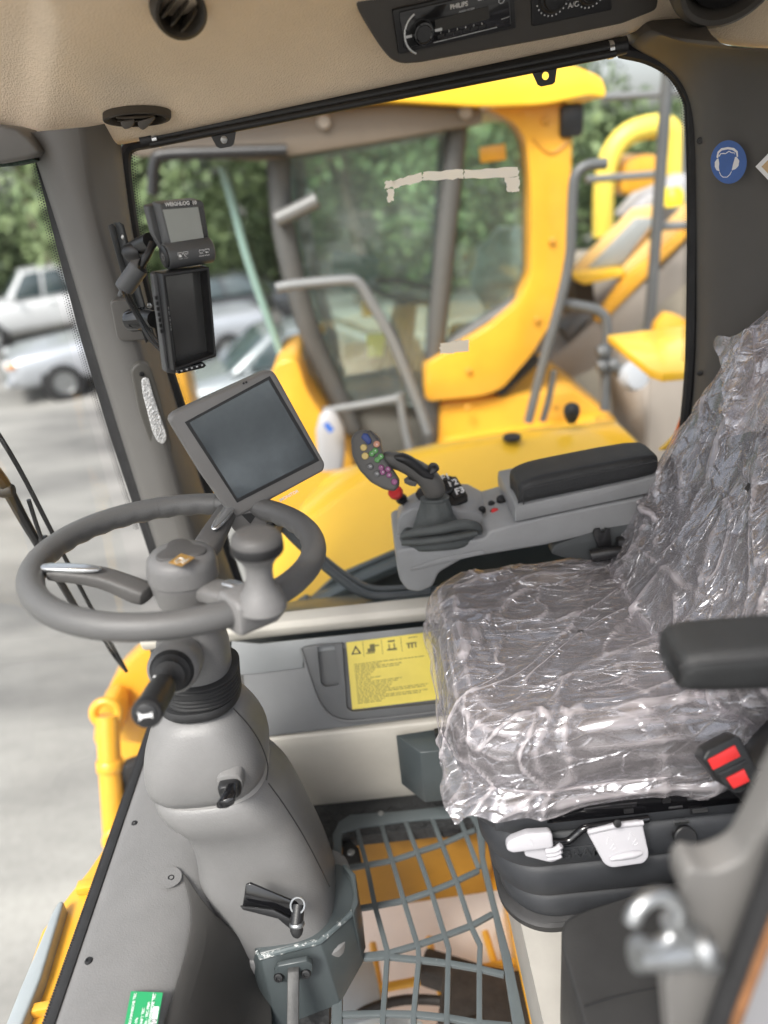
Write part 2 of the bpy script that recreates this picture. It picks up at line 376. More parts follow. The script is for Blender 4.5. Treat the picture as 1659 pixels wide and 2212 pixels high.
# raised tread ribs of the mat along the far wall
rib = []
for i in range(44):
    for j in range(4):
        x = -.34 + i * .0155; y = 1.175 + j * .019
        a = R(40 if (i + j) % 2 else -40); M = Matrix.Rotation(a, 3, 'Z'); rib.append(box((x, y, .0012), (.014, .0028, .0024), M))
mk('tread', join(*rib), MATB, parent=bpy.data.objects['cab_floor'], weld=False)['kind'] = 'stuff'

# ---- right hand side wall: cream foot, slanted grey panel, cream lip, slate ledge
def ext_x(prof, x0, x1): return prism([V((x0, y, z)) for y, z in prof], (x1 - x0, 0, 0))
wallp = [(1.262, 0), (1.248, .05), (1.222, .16), (1.207, .235), (1.212, .262), (1.30, .262), (1.40, .2), (1.40, 0)]
struct('cab_side_wall', ext_x(wallp, -.55, 1.15), CREAM, bev=.006, seg=3)
lip = [(1.318, .452), (1.314, .470), (1.322, .482), (1.36, .484), (1.36, .44), (1.33, .44)]
struct('window_sill_lip', ext_x(lip, -.55, 1.15), CREAM, bev=.004, seg=3)
struct('wall_core', box((.3, 1.372, .30), (1.7, .03, .30)), GPD)
struct('window_ledge', ext_x([(1.355, .476), (1.56, .385), (1.56, .30), (1.355, .40)], -.55, 1.15), TEAL, bev=.004)

# ---- front cowl under the windscreen: shelf that falls into the footwell
def cowl_profile(y):
    return [(-.575, .20), (-.562, .262), (-.548, .268), (-.47, .262), (-.415, .252), (-.375, .225), (-.355, .17), (-.34, .09), (-.325, .01), (-.325, -.01)]
rows = []
for k in range(25):
    y = -.25 + k * (1.42 + .25) / 24
    rows.append([V((x, y, z)) for x, z in cowl_profile(y)])
def cowl_z(x):
    c = cowl_profile(0)
    for (x0, z0), (x1, z1) in zip(c[1:], c[2:]):
        if x0 <= x <= x1: return z0 + (z1 - z0) * (x - x0) / max(x1 - x0, 1e-6)
    return c[1][1] if x < c[1][0] else 0
def cowl_hit(px, py, up=.0):
    d = ray(px, py); t = .3
    while t < 2.5:
        q = CAM_POS + d * t
        if q.z <= cowl_z(q.x): break
        t += .002
    e = .004; s = (cowl_z(q.x + e) - cowl_z(q.x - e)) / (2 * e); n = V((-s, 0, 1)).normalized()
    return q + n * up, n
cow = struct('front_cowl', grid(rows), GP, sub=2, solid=.004)

# ---- headliner and roof
HB = [(-260, 215), (-120, 245), (0, 272), (35, 280), (60, 300), (85, 322), (108, 331), (180, 326), (262, 313), (400, 286), (600, 240), (850, 186), (1100, 132), (1250, 100), (1345, 80), (1400, 58), (1440, 52), (1500, 76), (1560, 98), (1680, 108), (1900, 108)]
rows = [[], [], [], [], [], [], [], [], []]
for x, y in HB:
    k = 1 if x > 240 else .2
    fold = math.exp(-((x - 505) / 75) ** 2)
    left = 1 / (1 + math.exp((x - 430) / 40))
    rows[0].append(P(x, y, Y=1.475)); rows[1].append(P(x, y, Y=1.44)); rows[2].append(P(x + 4, y - 14, Y=1.425))
    rows[3].append(P(x + 8, y - 60, Y=1.395 - .012 * fold + .01 * left)); rows[4].append(P(x + 12, y - 130, Y=1.345 - .02 * fold + .02 * left))
    rows[5].append(P(x + 25, y - 230, Y=1.25 - .03 * fold + .01 * left)); 
    p = P(x + 40, y - 330, Y=1.12); rows[6].append(p)
    rows[7].append(V((p.x * 1.0, .80, 1.64))); rows[8].append(V((p.x * 1.0, .34, 1.63)))
struct('headliner', grid(rows), HEAD, sub=2)
struct('cab_roof', join(box((.2, .95, 1.755), (1.9, 1.30, .08))), YEL, bev=.02)
# header trim over the windscreen (grey, upper left)
p = [(-200, 262), (0, 268), (36, 277), (62, 298), (88, 330), (60, 342), (0, 353), (-200, 360)]
struct('front_header_trim', ext(p, 1.34, 1.46), PIL, bev=.006, seg=3)
struct('header_foam_seal', ext([(-200, 362), (0, 352), (70, 341), (78, 347), (30, 358), (-200, 374)], 1.365, 1.40), mat('foam_seal', (.05, .075, .06), .9, bump=(300, 1.0, 'v'), var=(150, .5)), bev=.002)

# ---- rear of the cab behind the seat
struct('cab_rear_wall', box((1.14, .80, .40), (.05, 1.40, .80)), GPD, bev=.01)
struct('rear_corner_post', prism([V((1.02, 1.36, .45)), V((1.165, 1.36, .45)), V((1.165, 1.50, .45)), V((1.02, 1.50, .45))], (0, 0, 1.22)), PIL, bev=.02, seg=3)
struct('rear_quarter_trim', box((.93, 1.455, .92), (.24, .06, .98)), PIL, bev=.015)
tag(mk('rear_glazing', grid([[V((1.14, .12, .80)), V((1.14, 1.42, .80))], [V((1.14, .12, 1.64)), V((1.14, 1.42, 1.64))]]), GLC, flat=True), 'clear rear window pane behind the operator seat', 'window')
# ---- pillars
def pillar(name, rowspx, m, sub=2):
    return struct(name, grid([[P(x, y, Y=d) for x, y, d in r] for r in rowspx]), m, sub=sub)
AL = [(60, 285), (78, 338), (112, 440), (150, 560), (200, 735), (262, 935), (330, 1150), (395, 1350), (440, 1500)]
AR = [(255, 262), (262, 316), (276, 440), (296, 560), (335, 720), (385, 885), (450, 1090), (520, 1290), (575, 1440)]
AM = [(180, 275), (188, 330), (196, 400), (216, 490), (262, 640), (318, 800), (380, 1030), (445, 1250), (500, 1420)]
rw = []
for k, ((a, b), (c, d), (e, f)) in enumerate(zip(AL, AR, AM)):
    rw.append([(a - 6, b, 1.44), (a, b, 1.395), (a + 10, b, 1.372), (a + 32, b + (f - b) * .2, 1.352), ((a + e) / 2 + 8, (b + f) / 2, 1.345), (e - 6, f, 1.35), (e + 6, f, 1.362), ((e + c) / 2 + 3, (f + d) / 2, 1.40), (c - 4, d, 1.44), (c, d, 1.475)])
pillar('front_pillar_trim', rw, PIL)
CL = [(1345, 60), (1352, 104), (1425, 128), (1478, 180), (1497, 240), (1503, 330), (1504, 600), (1503, 800), (1488, 930), (1470, 1020)]
CT = [(1385, 0), (1398, 76), (1462, 76), (1520, 96), (1560, 150), (1575, 300), (1590, 600), (1590, 800), (1580, 930), (1570, 1020)]
rw = []
for k, ((a, b), (c, d)) in enumerate(zip(CL, CT)):
    w = [60, 60, 110, 150, 160, 165, 165, 165, 165, 165][k]
    t = min(1, k / 4)
    if k == 0: rw.append([(a - 3, b, 1.52), (a, b, 1.52), (a + (c - a) * .25, b + (d - b) * .4, 1.52), (a + (c - a) * .6, b + (d - b) * .75, 1.52), (c, d, 1.52), (c + w * .4, d, 1.52), (c + w, d + 6, 1.52), (c + w * 2.2, d + 10, 1.52)]); continue
    rw.append([(a - 3, b, 1.51), (a, b, 1.47), (a + (c - a) * .25, b + (d - b) * .4, 1.425), (a + (c - a) * .6, b + (d - b) * .75, 1.395), (c, d, 1.37), (c + w * .4, d + (4 * t if k > 2 else 14), 1.34 - .01 * t), (c + w, d + (6 if k > 2 else 26), 1.30 - .03 * t), (c + w * 2.2, d + (10 if k > 2 else 36), 1.16)])
pillar('rear_pillar_trim', rw, mat('rear_pillar_plastic', (.085, .08, .075), .55, bump=(800, .12), var=(5, .07), rvar=.06))
# black gaskets round the side window
def strip(name, px, Y, r, m=RUB, n=8, flat=1): return tube([P(a, b, Y=Y) for a, b in px], r, n, 4, flat)
g1 = thing('window_gasket', 'black rubber gasket framing the right hand cab window', 'gasket', P(385, 880, Y=1.5))
mk('gasket_strip', strip('', [(322, 306), (282, 316), (270, 345), (278, 430), (303, 575), (345, 735), (395, 890), (460, 1092), (530, 1300)], 1.492, .011), RUB, g1)
mk('gasket_strip', strip('', [(1340, 108), (1400, 122), (1452, 152), (1486, 205), (1494, 260), (1497, 420), (1496, 600), (1492, 780), (1478, 930), (1462, 990)], 1.492, .0125), RUB, g1)
g2 = thing('windscreen_gasket', 'black ceramic edge and gasket of the windscreen', 'gasket', P(215, 770, Y=1.42))
mk('gasket_strip', grid([[P(a - w, b, Y=1.425), P(a + 22, b, Y=1.425)] for a, b, w in [(78, 342, 2), (112, 440, 12), (150, 560, 20), (200, 735, 24), (262, 935, 26), (330, 1150, 22), (395, 1350, 20), (440, 1500, 18)]]), RUB, g2, solid=.006)
# ceramic dots along the gasket edges
DOT = mat('ceramic_dots', (.012, .012, .013), .4)
def dots(px, Y, side, par, rows_=3, step=.0046):
    p = catmull([P(a, b, Y=Y) for a, b in px], 12); acc = []; d = 0; last = p[0]; i = 0; k = 0
    seglen = 0; out = []
    for q in p[1:]:
        L = (q - last).length
        while d <= L:
            c = last.lerp(q, d / max(L, 1e-9))
            for r in range(rows_):
                rad = .0017 * (1 - .24 * r); off = side * (.002 + .0042 * r); sh = (.5 if r % 2 else 0) * step
                pos = c + V((off, 0, 0)) + (q - last).normalized() * sh
                out.append(lathe([(rad, 0), (rad, .0006)], pos, (0, -1, 0), 6))
            d += step
        d -= L; last = q
    o = mk('ceramic_dot_band', join(*out), DOT, par, weld=False, flat=True); o['kind'] = 'stuff'
dots([(282, 330), (291, 430), (316, 575), (358, 735), (408, 890), (440, 990)], 1.488, 1, g1)
dots([(1345, 118), (1400, 132), (1448, 162), (1478, 212), (1485, 262), (1487, 420), (1486, 600), (1482, 780)], 1.488, -1, g1)
dots([(78, 342), (98, 440), (128, 560), (174, 735), (234, 935), (300, 1140)], 1.424, -1, g2)
# glass panes
wg = mk('side_window_pane', grid([[P(255, 300, Y=1.50), P(1360, 95, Y=1.50), P(1500, 180, Y=1.50)], [P(290, 560, Y=1.5), P(900, 560, Y=1.5), P(1505, 560, Y=1.5)], [P(540, 1330, Y=1.50), P(1000, 1330, Y=1.50), P(1470, 1200, Y=1.50)]]), GLC, flat=True)
tag(wg, 'clear side window pane above the slate ledge', 'window')
ws = mk('front_glazing', grid([[V((-.57, -.25, .27)), V((-.57, 1.42, .27))], [V((-.56, -.25, 1.45)), V((-.56, 1.42, 1.45))]]), GLC, flat=True)
tag(ws, 'clear windscreen pane between wiper and steering wheel', 'windscreen')
se = thing('cowl_edge_seal', 'black ribbed rubber seal along the lower windscreen edge', 'seal', (-.57, .6, .26))
mk('seal_strip', box((-.562, .58, .2665), (.016, 1.66, .005)), RUB, se, bev=.004)
mk('serration', join(*[box((-.5718, -.2 + i * .0042, .266), (.005, .0021, .004)) for i in range(380)]), RUB, se, weld=False, flat=True)['kind'] = 'stuff'
# white sealing tape left on the outside of the glass
TAPE = tape_material()
def ragged(px, seed, amp=2.2, m=7):
    rnd = random.Random(seed); o = []
    for i in range(len(px)):
        a, b = px[i], px[(i + 1) % len(px)]
        for k in range(m):
            t = k / m; o.append((a[0] + (b[0] - a[0]) * t + rnd.uniform(-amp, amp) * (k > 0), a[1] + (b[1] - a[1]) * t + rnd.uniform(-amp, amp) * (k > 0)))
    return o
tp = thing('masking_tape', 'torn white tape strips in a bracket shape on the side window', 'tape', P(980, 390, Y=1.505))
for i, q in enumerate(([(846, 392), (910, 372), (912, 390), (850, 408)], [(913, 372), (1000, 366), (1001, 386), (914, 390)], [(1003, 366), (1120, 361), (1121, 380), (1004, 386)], [(1090, 383), (1122, 381), (1121, 414), (1096, 414)], [(832, 392), (852, 390), (854, 404), (831, 408)], [(836, 410), (853, 407), (851, 433), (838, 437)])):
    mk('tape_piece', ([P(a, b, Y=1.502) for a, b in ragged(q, i + 3)], [tuple(range(28))]), TAPE, tp, flat=True)
tq = mk('tape_patch', ([P(a, b, Y=1.502) for a, b in ragged([(950, 742), (1012, 733), (1014, 758), (950, 765)], 11, 1.6)], [tuple(range(28))]), TAPE, flat=True)
tag(tq, 'single small white tape patch low on the side window', 'tape')
# ---- diagonal rail in the corner of the side window, slate plates outside it
rl = mk('grab_rail', join(tube([P(585, 1110, Y=1.44), P(640, 1168, Y=1.44), P(700, 1222, Y=1.44), P(760, 1268, Y=1.44), P(800, 1286, Y=1.44), P(850, 1288, Y=1.44), P(930, 1280, Y=1.44)], .0105, 12), tube([P(590, 1100, Y=1.455), P(645, 1158, Y=1.455), P(705, 1210, Y=1.455), P(765, 1254, Y=1.455), P(805, 1270, Y=1.455), P(850, 1271, Y=1.455), P(930, 1264, Y=1.455)], .007, 10), *[tube([P(a, b, Y=1.44), P(a + 4, b + 40, Y=1.5)], .006, 8, 0) for a, b in ((660, 1190), (830, 1288))]), mat('slate_tube', (.09, .10, .105), .35, var=(9, .1), rvar=.08))
tag(rl, 'dark double tube rail bending along the lower window corner', 'rail')
sp = thing('outer_frame_plate', 'dark slate steel frame plates outside the lower window', 'frame', P(800, 1260, Y=1.62))
mk('plate', ext([(720, 1250), (860, 1190), (1000, 1130), (1450, 1060), (1450, 1400), (560, 1400)], 1.66, 1.68), TEAL, sp, bev=.002)
mk('rib', ext([(600, 1345), (790, 1250), (960, 1178), (960, 1192), (800, 1264), (610, 1362)], 1.60, 1.655), TEAL, sp, bev=.003)
mk('rib', ext([(545, 1372), (660, 1300), (672, 1306), (560, 1385)], 1.56, 1.60), TEAL, sp, bev=.003)

# ---- roller blind along the top of the window
rb = thing('roller_blind', 'black roller blind tube across the top of the side window', 'blind', P(830, 215, Y=1.44))
mk('tube', tube([P(310, 303, Y=1.45), P(1352, 96, Y=1.45)], .0125, 16, 0), BLK, rb)
mk('pull_bar', tube([P(325, 312, Y=1.437), P(1330, 114, Y=1.437)], .0065, 12, 0), BLK, rb)
for a, b in ((337, 301), (1318, 107)): mk('end_ring', tube([P(a - 5, b + 1, Y=1.446), P(a + 5, b - 1, Y=1.446)], .0142, 18, 0), CHROME, rb)
mk('end_cap', tube([P(306, 305, Y=1.445), P(331, 300, Y=1.445)], .0138, 16, 0), BLK, rb); mk('end_cap', tube([P(1324, 103, Y=1.445), P(1352, 97, Y=1.445)], .0138, 16, 0), BLK, rb)
for (x0, y0, x1, y1, hx, hy, bolt) in ((454, 292, 510, 321, 484, 302, 1), (1148, 152, 1204, 187, 1178, 164, 0)):
    o = [(x0, y0), (x1, y0 - 10), (x1 - 5, y1 - 10), (x1 - 10, y1 - 5), (x0 + 22, y1), (x0 + 14, y1 - 4)]
    b = mk('blind_bracket', ext(o, 1.438, 1.441), BLK, rb)
    hole = lathe([(.0062, -.01), (.0062, .012)], P(hx, hy, Y=1.44), (0, 1, 0), 16)
    slot = box(P(hx - 3, hy - 18, Y=1.44), (.018, .02, .0026), Matrix.Rotation(R(-10), 3, 'Y'))
    cut(b, hole, slot)
    if bolt: mk('bolt', lathe([(.0062, -.003), (.0062, .001), (.004, .002)], P(hx, hy, Y=1.437), (0, -1, 0), 6), ZINC, b)
# ================================================================== OVERHEAD
OP = plane(P(1100, 90, Y=1.335), (-.16, .90, .40))
oc = thing('overhead_console', 'dark grey overhead console panel holding radio and climate controls', 'console', P(1080, 110, Y=1.33))
o_ = [(768, -140), (768, 0), (776, 24), (800, 66), (828, 110), (846, 130), (868, 139), (905, 137), (1200, 82), (1345, 52), (1420, 22), (1440, -140)]
mk('panel', onpl(o_, OP, .03, .008), mat('overhead_plastic', (.058, .053, .048), .55, bump=(700, .12), var=(6, .08)), oc, bev=.004, seg=3)
def up_pl(pl, d): return (pl[0] - pl[1] * d, pl[1])
# radio
RP = up_pl(OP, .006)
rd = thing('car_radio', 'black car radio with round silver volume knob in the overhead console', 'radio', P(985, 70, Y=1.32))
def lerp2(q, s, t):
    (a, b), (c, d), (e, f), (g, h) = q
    x = (a * (1 - s) + c * s) * (1 - t) + (g * (1 - s) + e * s) * t; y = (b * (1 - s) + d * s) * (1 - t) + (h * (1 - s) + f * s) * t
    return x, y
RQ = ((848, 22), (1110, -36), (1115, 61), (862, 118))
mk('bezel', onpl([lerp2(RQ, *k) for k in ((0, 0), (1, 0), (1, 1), (0, 1))], RP, .02, .003), BLK, rd, bev=.0015)
RF = up_pl(RP, .003)
mk('face_plate', onpl([lerp2(RQ, *k) for k in ((.05, .08), (.965, .06), (.965, .93), (.05, .92))], RF, .006, .004), GLB, rd, bev=.002)
RG = up_pl(RF, .0012)
mk('display', onpl([lerp2(RQ, *k) for k in ((.33, .42), (.78, .38), (.78, .66), (.33, .70))], RG, .001), mat('radio_display', (.02, .017, .012), .15), rd)
c = PL(914, 71, RG); ux = (PL(980, 56, RG) - PL(914, 71, RG)).normalized(); nn = -OP[1]; uy = nn.cross(ux); uy = uy if uy.z > 0 else -uy
kn = mk('volume_knob', lathe([(.0165, -.001), (.0165, .003), (.015, .007), (.0125, .0075), (.011, .006), (0, .006)], c, nn, 32), GLB, rd)
mk('knob_ring', torus(c + nn * .006, nn, .0135, .0013, 40, 8), CHROME, kn)
mk('knob_surround', torus(c, nn, .0285, .0016, 30, 8, R(120), R(250)), STEEL, rd)
for s in (-1, 1): mk('trim_bar', box(c + ux * s * .0235 + nn * .001, (.011, .002, .0035), Matrix((ux, nn, uy)).transposed()), STEEL, rd)
text('PHILIPS', PL(*lerp2(RQ, .54, .22), up_pl(RG, .0006)), ux, uy, .0085, PAPER, rd, align='CENTER', bold=.0002)
mk('badge', onpl([lerp2(RQ, *k) for k in ((.70, .13), (.79, .11), (.79, .19), (.70, .21))], RG, .001), PAPER, rd)
text('MAX SOUND', PL(*lerp2(RQ, .745, .16), up_pl(RG, .0005)), ux, uy, .0033, INK, rd, align='CENTER')
mk('badge', onpl([lerp2(RQ, *k) for k in ((.80, .1), (.9, .08), (.9, .16), (.80, .18))], RG, .001), mat('blue_badge', (.03, .07, .3), .4), rd)
mk('eject_button', torus(PL(*lerp2(RQ, .89, .31), RG), nn, .004, .0008, 20, 6), CHROME, rd)
for k in range(6): mk('preset_button', onpl([lerp2(RQ, a, b) for a, b in ((.34 + k * .07, .77), (.395 + k * .07, .762), (.395 + k * .07, .84), (.34 + k * .07, .848))], RG, .001), BLK, rd, bev=.0003)
mk('trim_bar', onpl([lerp2(RQ, *k) for k in ((.30, .905), (.84, .875), (.84, .89), (.30, .92))], RG, .001), STEEL, rd)
mk('trim_bar', onpl([lerp2(RQ, *k) for k in ((.88, .73), (.95, .705), (.95, .715), (.88, .74))], RG, .001), STEEL, rd)
text('AUDIO SYSTEM', PL(*lerp2(RQ, .6, .36), RG), ux, uy, .0035, STEEL, rd, align='CENTER')
for i, s in enumerate(('1', '2', '3', '4', '5', '6')): text(s, PL(*lerp2(RQ, .367 + i * .07, .73), RG), ux, uy, .004, PAPER, rd, align='CENTER')
# climate control
AQ = ((1146, -70), (1318, -110), (1322, 22), (1150, 58))
AP = up_pl(OP, .003)
ac = thing('climate_control', 'black air conditioning control plate with two rotary knobs overhead', 'control panel', P(1235, 30, Y=1.32))
mk('plate', onpl([lerp2(AQ, *k) for k in ((0, 0), (1, 0), (1, 1), (0, 1))], AP, .015, .004), BLK, ac, bev=.0015)
AG = up_pl(AP, .001)
for s in (.27, .74):
    c = PL(*lerp2(AQ, s, .55), AP)
    k = mk('rotary_knob', lathe([(.0225, -.002), (.0225, .004), (.021, .006), (.018, .007), (.017, .013), (.015, .0145), (0, .0145)], c, nn, 36), BLK, ac)
    mk('pointer', box(c + nn * .0148 + uy * .008, (.002, .0006, .012), Matrix((ux, nn, uy)).transposed()), PAPER, k)
    for q in range(11):
        a = R(200 + q * 14); d = ux * math.cos(a) + uy * math.sin(a)
        mk('dial_mark', lathe([(.0012, 0), (.0012, .0006)], c + d * .0265, nn, 8), PAPER if q % 5 == 0 else STEEL, ac)
text('A/C', PL(*lerp2(AQ, .52, .78), AG), ux, uy, .0105, PAPER, ac, align='CENTER')
text('MAX', PL(*lerp2(AQ, .60, .52), AG), ux, uy, .006, PAPER, ac, align='CENTER')
# round vent housing, upper right, and two louvre vents in the headliner
def vent(name, label, c, n, r, ecc=1.0, fins=3, tilt=0):
    t = thing(name, label, 'air vent', c, 'air vents in the headliner'); u, w = basis(n); n = V(n).normalized()
    u, w = u * math.cos(tilt) + w * math.sin(tilt), w * math.cos(tilt) - u * math.sin(tilt)
    def ell(a, h): return [V(c) + n * h + u * a * math.cos(2 * math.pi * k / 40) + w * a * ecc * math.sin(2 * math.pi * k / 40) for k in range(40)]
    mk('bezel', loft([ell(r, -.01), ell(r, .001), ell(r * .97, .005), ell(r * .86, .006), ell(r * .74, .001), ell(r * .70, -.012)], False, False), mat('vent_plastic', (.05, .042, .033), .45, var=(12, .1)), t)
    mk('duct', loft([ell(r * .70, -.012), ell(r * .62, -.05), ell(.001, -.05)], False, False), BLK, t)
    for k in range(fins):
        o = (k - (fins - 1) / 2) * r * .42
        mk('louvre', prism([V(c) + w * o * ecc + u * a * r * .62 * math.sqrt(max(.1, 1 - (o / r) ** 2)) + n * h + w * h * .7 for a, h in ((-1, -.018), (1, -.018), (.9, .012), (.4, .02), (-.4, .02), (-.9, .012))], w * .0025), mat('vent_plastic', (.05, .042, .033), .45), t, bev=.0008)
    return t
vent('air_vent', 'round dark air vent with tilted louvres at the upper left headliner edge', P(389, 26, Y=1.17), (.46, -.55, -.70), .034, 1.25, 3, R(60))
vent('air_vent', 'flat oval air vent low in the beige headliner above the front pillar', P(296, 254, Y=1.392), (.0, -.66, -.75), .056, .27, 2, R(-4))
ov = [o for o in COL.objects if o.name.startswith('air_vent')][-1]
for q in ([(260, 262), (292, 256), (288, 270), (280, 277), (268, 279), (262, 272)], [(296, 262), (336, 251), (330, 262), (318, 274), (308, 281), (300, 276)]):
    mk('thumb_tab', ext(q, 1.368, 1.373, .004), mat('vent_plastic', (.05, .042, .033)), ov, bev=.001)
rv = thing('round_air_outlet', 'large round dark air outlet housing in the upper right headliner corner', 'air vent', P(1570, 0, Y=1.27))
rc = P(1572, -62, Y=1.30)
mk('housing', lathe([(.085, -.03), (.082, .0), (.077, .012), (.069, .018), (.062, .015), (.058, .0), (.056, -.02)], rc, (-.10, -.75, -.65), 48, False), mat('overhead_plastic', (.058, .053, .048)), rv)
mk('insert', lathe([(.056, -.02), (.05, .006), (.03, .012), (0, .012)], rc, (-.10, -.75, -.65), 40), BLK, rv)

# ================================================================== A PILLAR LAMP, BRACKET, MONITORS
lm = thing('interior_lamp', 'long ribbed clear interior lamp set in the front pillar', 'lamp', P(332, 960, Y=1.335))
LPn = plane(P(325, 890, Y=1.345), (-.32, .94, .1))
mk('housing', onpl([(282, 800), (300, 782), (325, 790), (345, 850), (372, 960), (372, 985), (350, 990), (330, 975), (300, 890)], LPn, .03, .012), mat('lamp_housing_plastic', (.10, .095, .085), .5, var=(8, .08)), lm, bev=.004, seg=3)
mk('lens', onpl([(305, 822), (312, 815), (322, 818), (330, 850), (359, 935), (361, 950), (352, 961), (340, 955), (330, 935), (308, 850)], up_pl(LPn, .004), .006, .006), LEDM, lm, bev=.002, seg=3)
mk('screw', lathe([(.0045, 0), (.0045, .002), (.002, .0025), (.0018, .001), (0, .001)], PL(306, 808, up_pl(LPn, .002)), -LPn[1], 14), BLK, lm)
pc = mk('pillar_cover', onpl([(238, 655), (248, 648), (305, 650), (318, 735), (262, 738), (252, 728)], plane(P(285, 700, Y=1.345), (-.25, .96, .1)), .02, .006), PIL, bev=.003, seg=3)
tag(pc, 'small grey cover plate clipped to the front pillar', 'cover')
# folded sheet bracket
bk = thing('mounting_bracket', 'folded dark sheet metal bracket screwed to the front pillar', 'bracket', P(300, 700, Y=1.32))
BPn = plane(P(275, 560, Y=1.32), (-.45, .88, .12))
mk('sheet', onpl([(234, 488), (244, 483), (250, 490), (262, 540), (300, 660), (322, 735), (316, 742), (300, 700), (268, 610)], BPn, .003), mat('dark_sheet', (.05, .052, .054), .4, metal=.3, var=(14, .15)), bk, bev=.0008)
mk('flange', prism([PL(a, b, BPn) for a, b in ((244, 480), (254, 486), (300, 655), (326, 738), (322, 738), (262, 545), (250, 492))], V((.014, -.012, 0))), mat('dark_sheet', (.05, .052, .054)), bk, bev=.0008)
for a, b in ((267, 512), (286, 570), (322, 660)): mk('bolt', lathe([(.0048, 0), (.0048, .003), (.003, .004)], PL(a, b, up_pl(BPn, .012)), -BPn[1], 6), STEEL, bk)
mk('arm', tube([P(278, 545, Y=1.31), P(300, 532, Y=1.27), P(325, 520, Y=1.24)], .013, 10, 4), BLK, bk); mk('arm', tube([P(285, 690, Y=1.31), P(305, 685, Y=1.27), P(335, 690, Y=1.23)], .014, 10, 4), BLK, bk)
mk('clamp', lathe([(.017, -.02), (.019, -.014), (.019, .014), (.017, .02)], P(300, 690, Y=1.27), (.9, -.3, .1), 20), GLB, bk)
mk('clamp', lathe([(.013, -.014), (.015, -.01), (.015, .01), (.013, .014)], P(292, 545, Y=1.27), (.9, -.3, .1), 18), BLK, bk)
# weighing display
WP = plane(P(392, 500, Y=1.19), (-.55, .82, .12)); wn_ = -WP[1]
MG = mat('monitor_grey', (.08, .082, .085), .45, bump=(800, .12), var=(12, .08), rvar=.06)
wl_ = thing('weighing_display', 'small grey weighing display with pale screen above a tall monitor', 'display', P(400, 580, Y=1.2))
mk('housing', onpl([(345, 440), (432, 432), (440, 438), (456, 540), (376, 556), (370, 545)], WP, .032, .003), MG, wl_, bev=.003, seg=3)
mk('rear_shell', onpl([(318, 446), (340, 440), (425, 436), (440, 530), (358, 552), (332, 505)], (WP[0] + WP[1] * .034, WP[1]), .02, .004), MG, wl_, bev=.003)
mk('screen', onpl([(352, 453), (428, 447), (442, 522), (371, 529)], up_pl(WP, .0012), .003), SCRL, wl_)
mk('bezel_edge', onpl([(428, 447), (436, 446), (450, 520), (442, 522)], up_pl(WP, .0014), .003), GLB, wl_)
a = PL(360, 556, up_pl(WP, .004)); b = PL(458, 540, up_pl(WP, .004)); ax = (b - a).normalized()
mk('roll_bar', lathe([(.018, 0), (.0195, .002), (.0195, (b - a).length - .002), (.0175, (b - a).length)], a + WP[1] * .006, ax, 32), MG, wl_)
mk('power_button', lathe([(.0165, 0), (.0165, .002), (.015, .003), (0, .003)], a + WP[1] * .006, -ax, 28), BLK, wl_)
uxw = (PL(430, 437, WP) - PL(350, 443, WP)).normalized(); uyw = -(PL(376, 552, WP) - PL(350, 443, WP)).normalized()
mk('nameplate', onpl([(361, 437), (416, 432), (419, 442), (363, 447)], up_pl(WP, .0008), .001), GLB, wl_)
text('WEIGHLOG  10', PL(391, 440, up_pl(WP, .0012)), uxw, uyw, .0072, PAPER, wl_, align='CENTER', bold=.0002)
pu, pw = basis(-ax); pc_ = a + WP[1] * .006 - ax * .0033
mk('power_symbol', join(torus(pc_, -ax, .005, .0006, 20, 6, R(120), R(420)), box(pc_ + V((0, 0, .004)), (.0008, .0012, .005))), mat('grey_print', (.2, .2, .2), .5), wl_)
fpn = up_pl(WP, .0172)
mk('key_strip', onpl([(383, 545), (452, 532), (456, 545), (386, 560)], up_pl(WP, .0150), .004), BLK, wl_, bev=.0005)
for i, (x, y, s) in enumerate(((389, 553, ''), (401, 551, ''), (435, 547, 'ESC'), (447, 545, ''))):
    k = mk('key', onpl([(x - 5, y - 7), (x + 5, y - 8), (x + 5, y + 6), (x - 5, y + 7)], up_pl(WP, .0168), .003, .001), BLK, wl_, bev=.0005)
    q = [PL(u_, v_, up_pl(WP, .0170)) for u_, v_ in ((x - 5, y - 7), (x + 5, y - 8), (x + 5, y + 6), (x - 5, y + 7))]
    qi = [p_.lerp(sum(q, V()) / 4, .14) for p_ in q]
    mk('key_outline', ringprism(q, qi, WP[1] * -.0003), PAPER, k)
    cc = sum(q, V()) / 4 - WP[1] * .0004
    if s: text(s, cc, uxw, uyw, .0036, PAPER, k, align='CENTER')
    elif i == 0: mk('house_symbol', prism([cc + uxw * u_ + uyw * v_ for u_, v_ in ((-.0022, -.002), (-.0022, .0006), (0, .0026), (.0022, .0006), (.0022, -.002))], wn_ * .0002), PAPER, k)
    elif i == 1: mk('ring_symbol', torus(cc, wn_, .0019, .0004, 16, 5, 0, R(300)), PAPER, k)
    else: mk('arrow_symbol', prism([cc + uxw * u_ + uyw * v_ for u_, v_ in ((-.0028, 0), (-.0008, .0016), (-.0008, .0005), (.0024, .0005), (.0024, -.0005), (-.0008, -.0005), (-.0008, -.0016))], wn_ * .0002), PAPER, k)
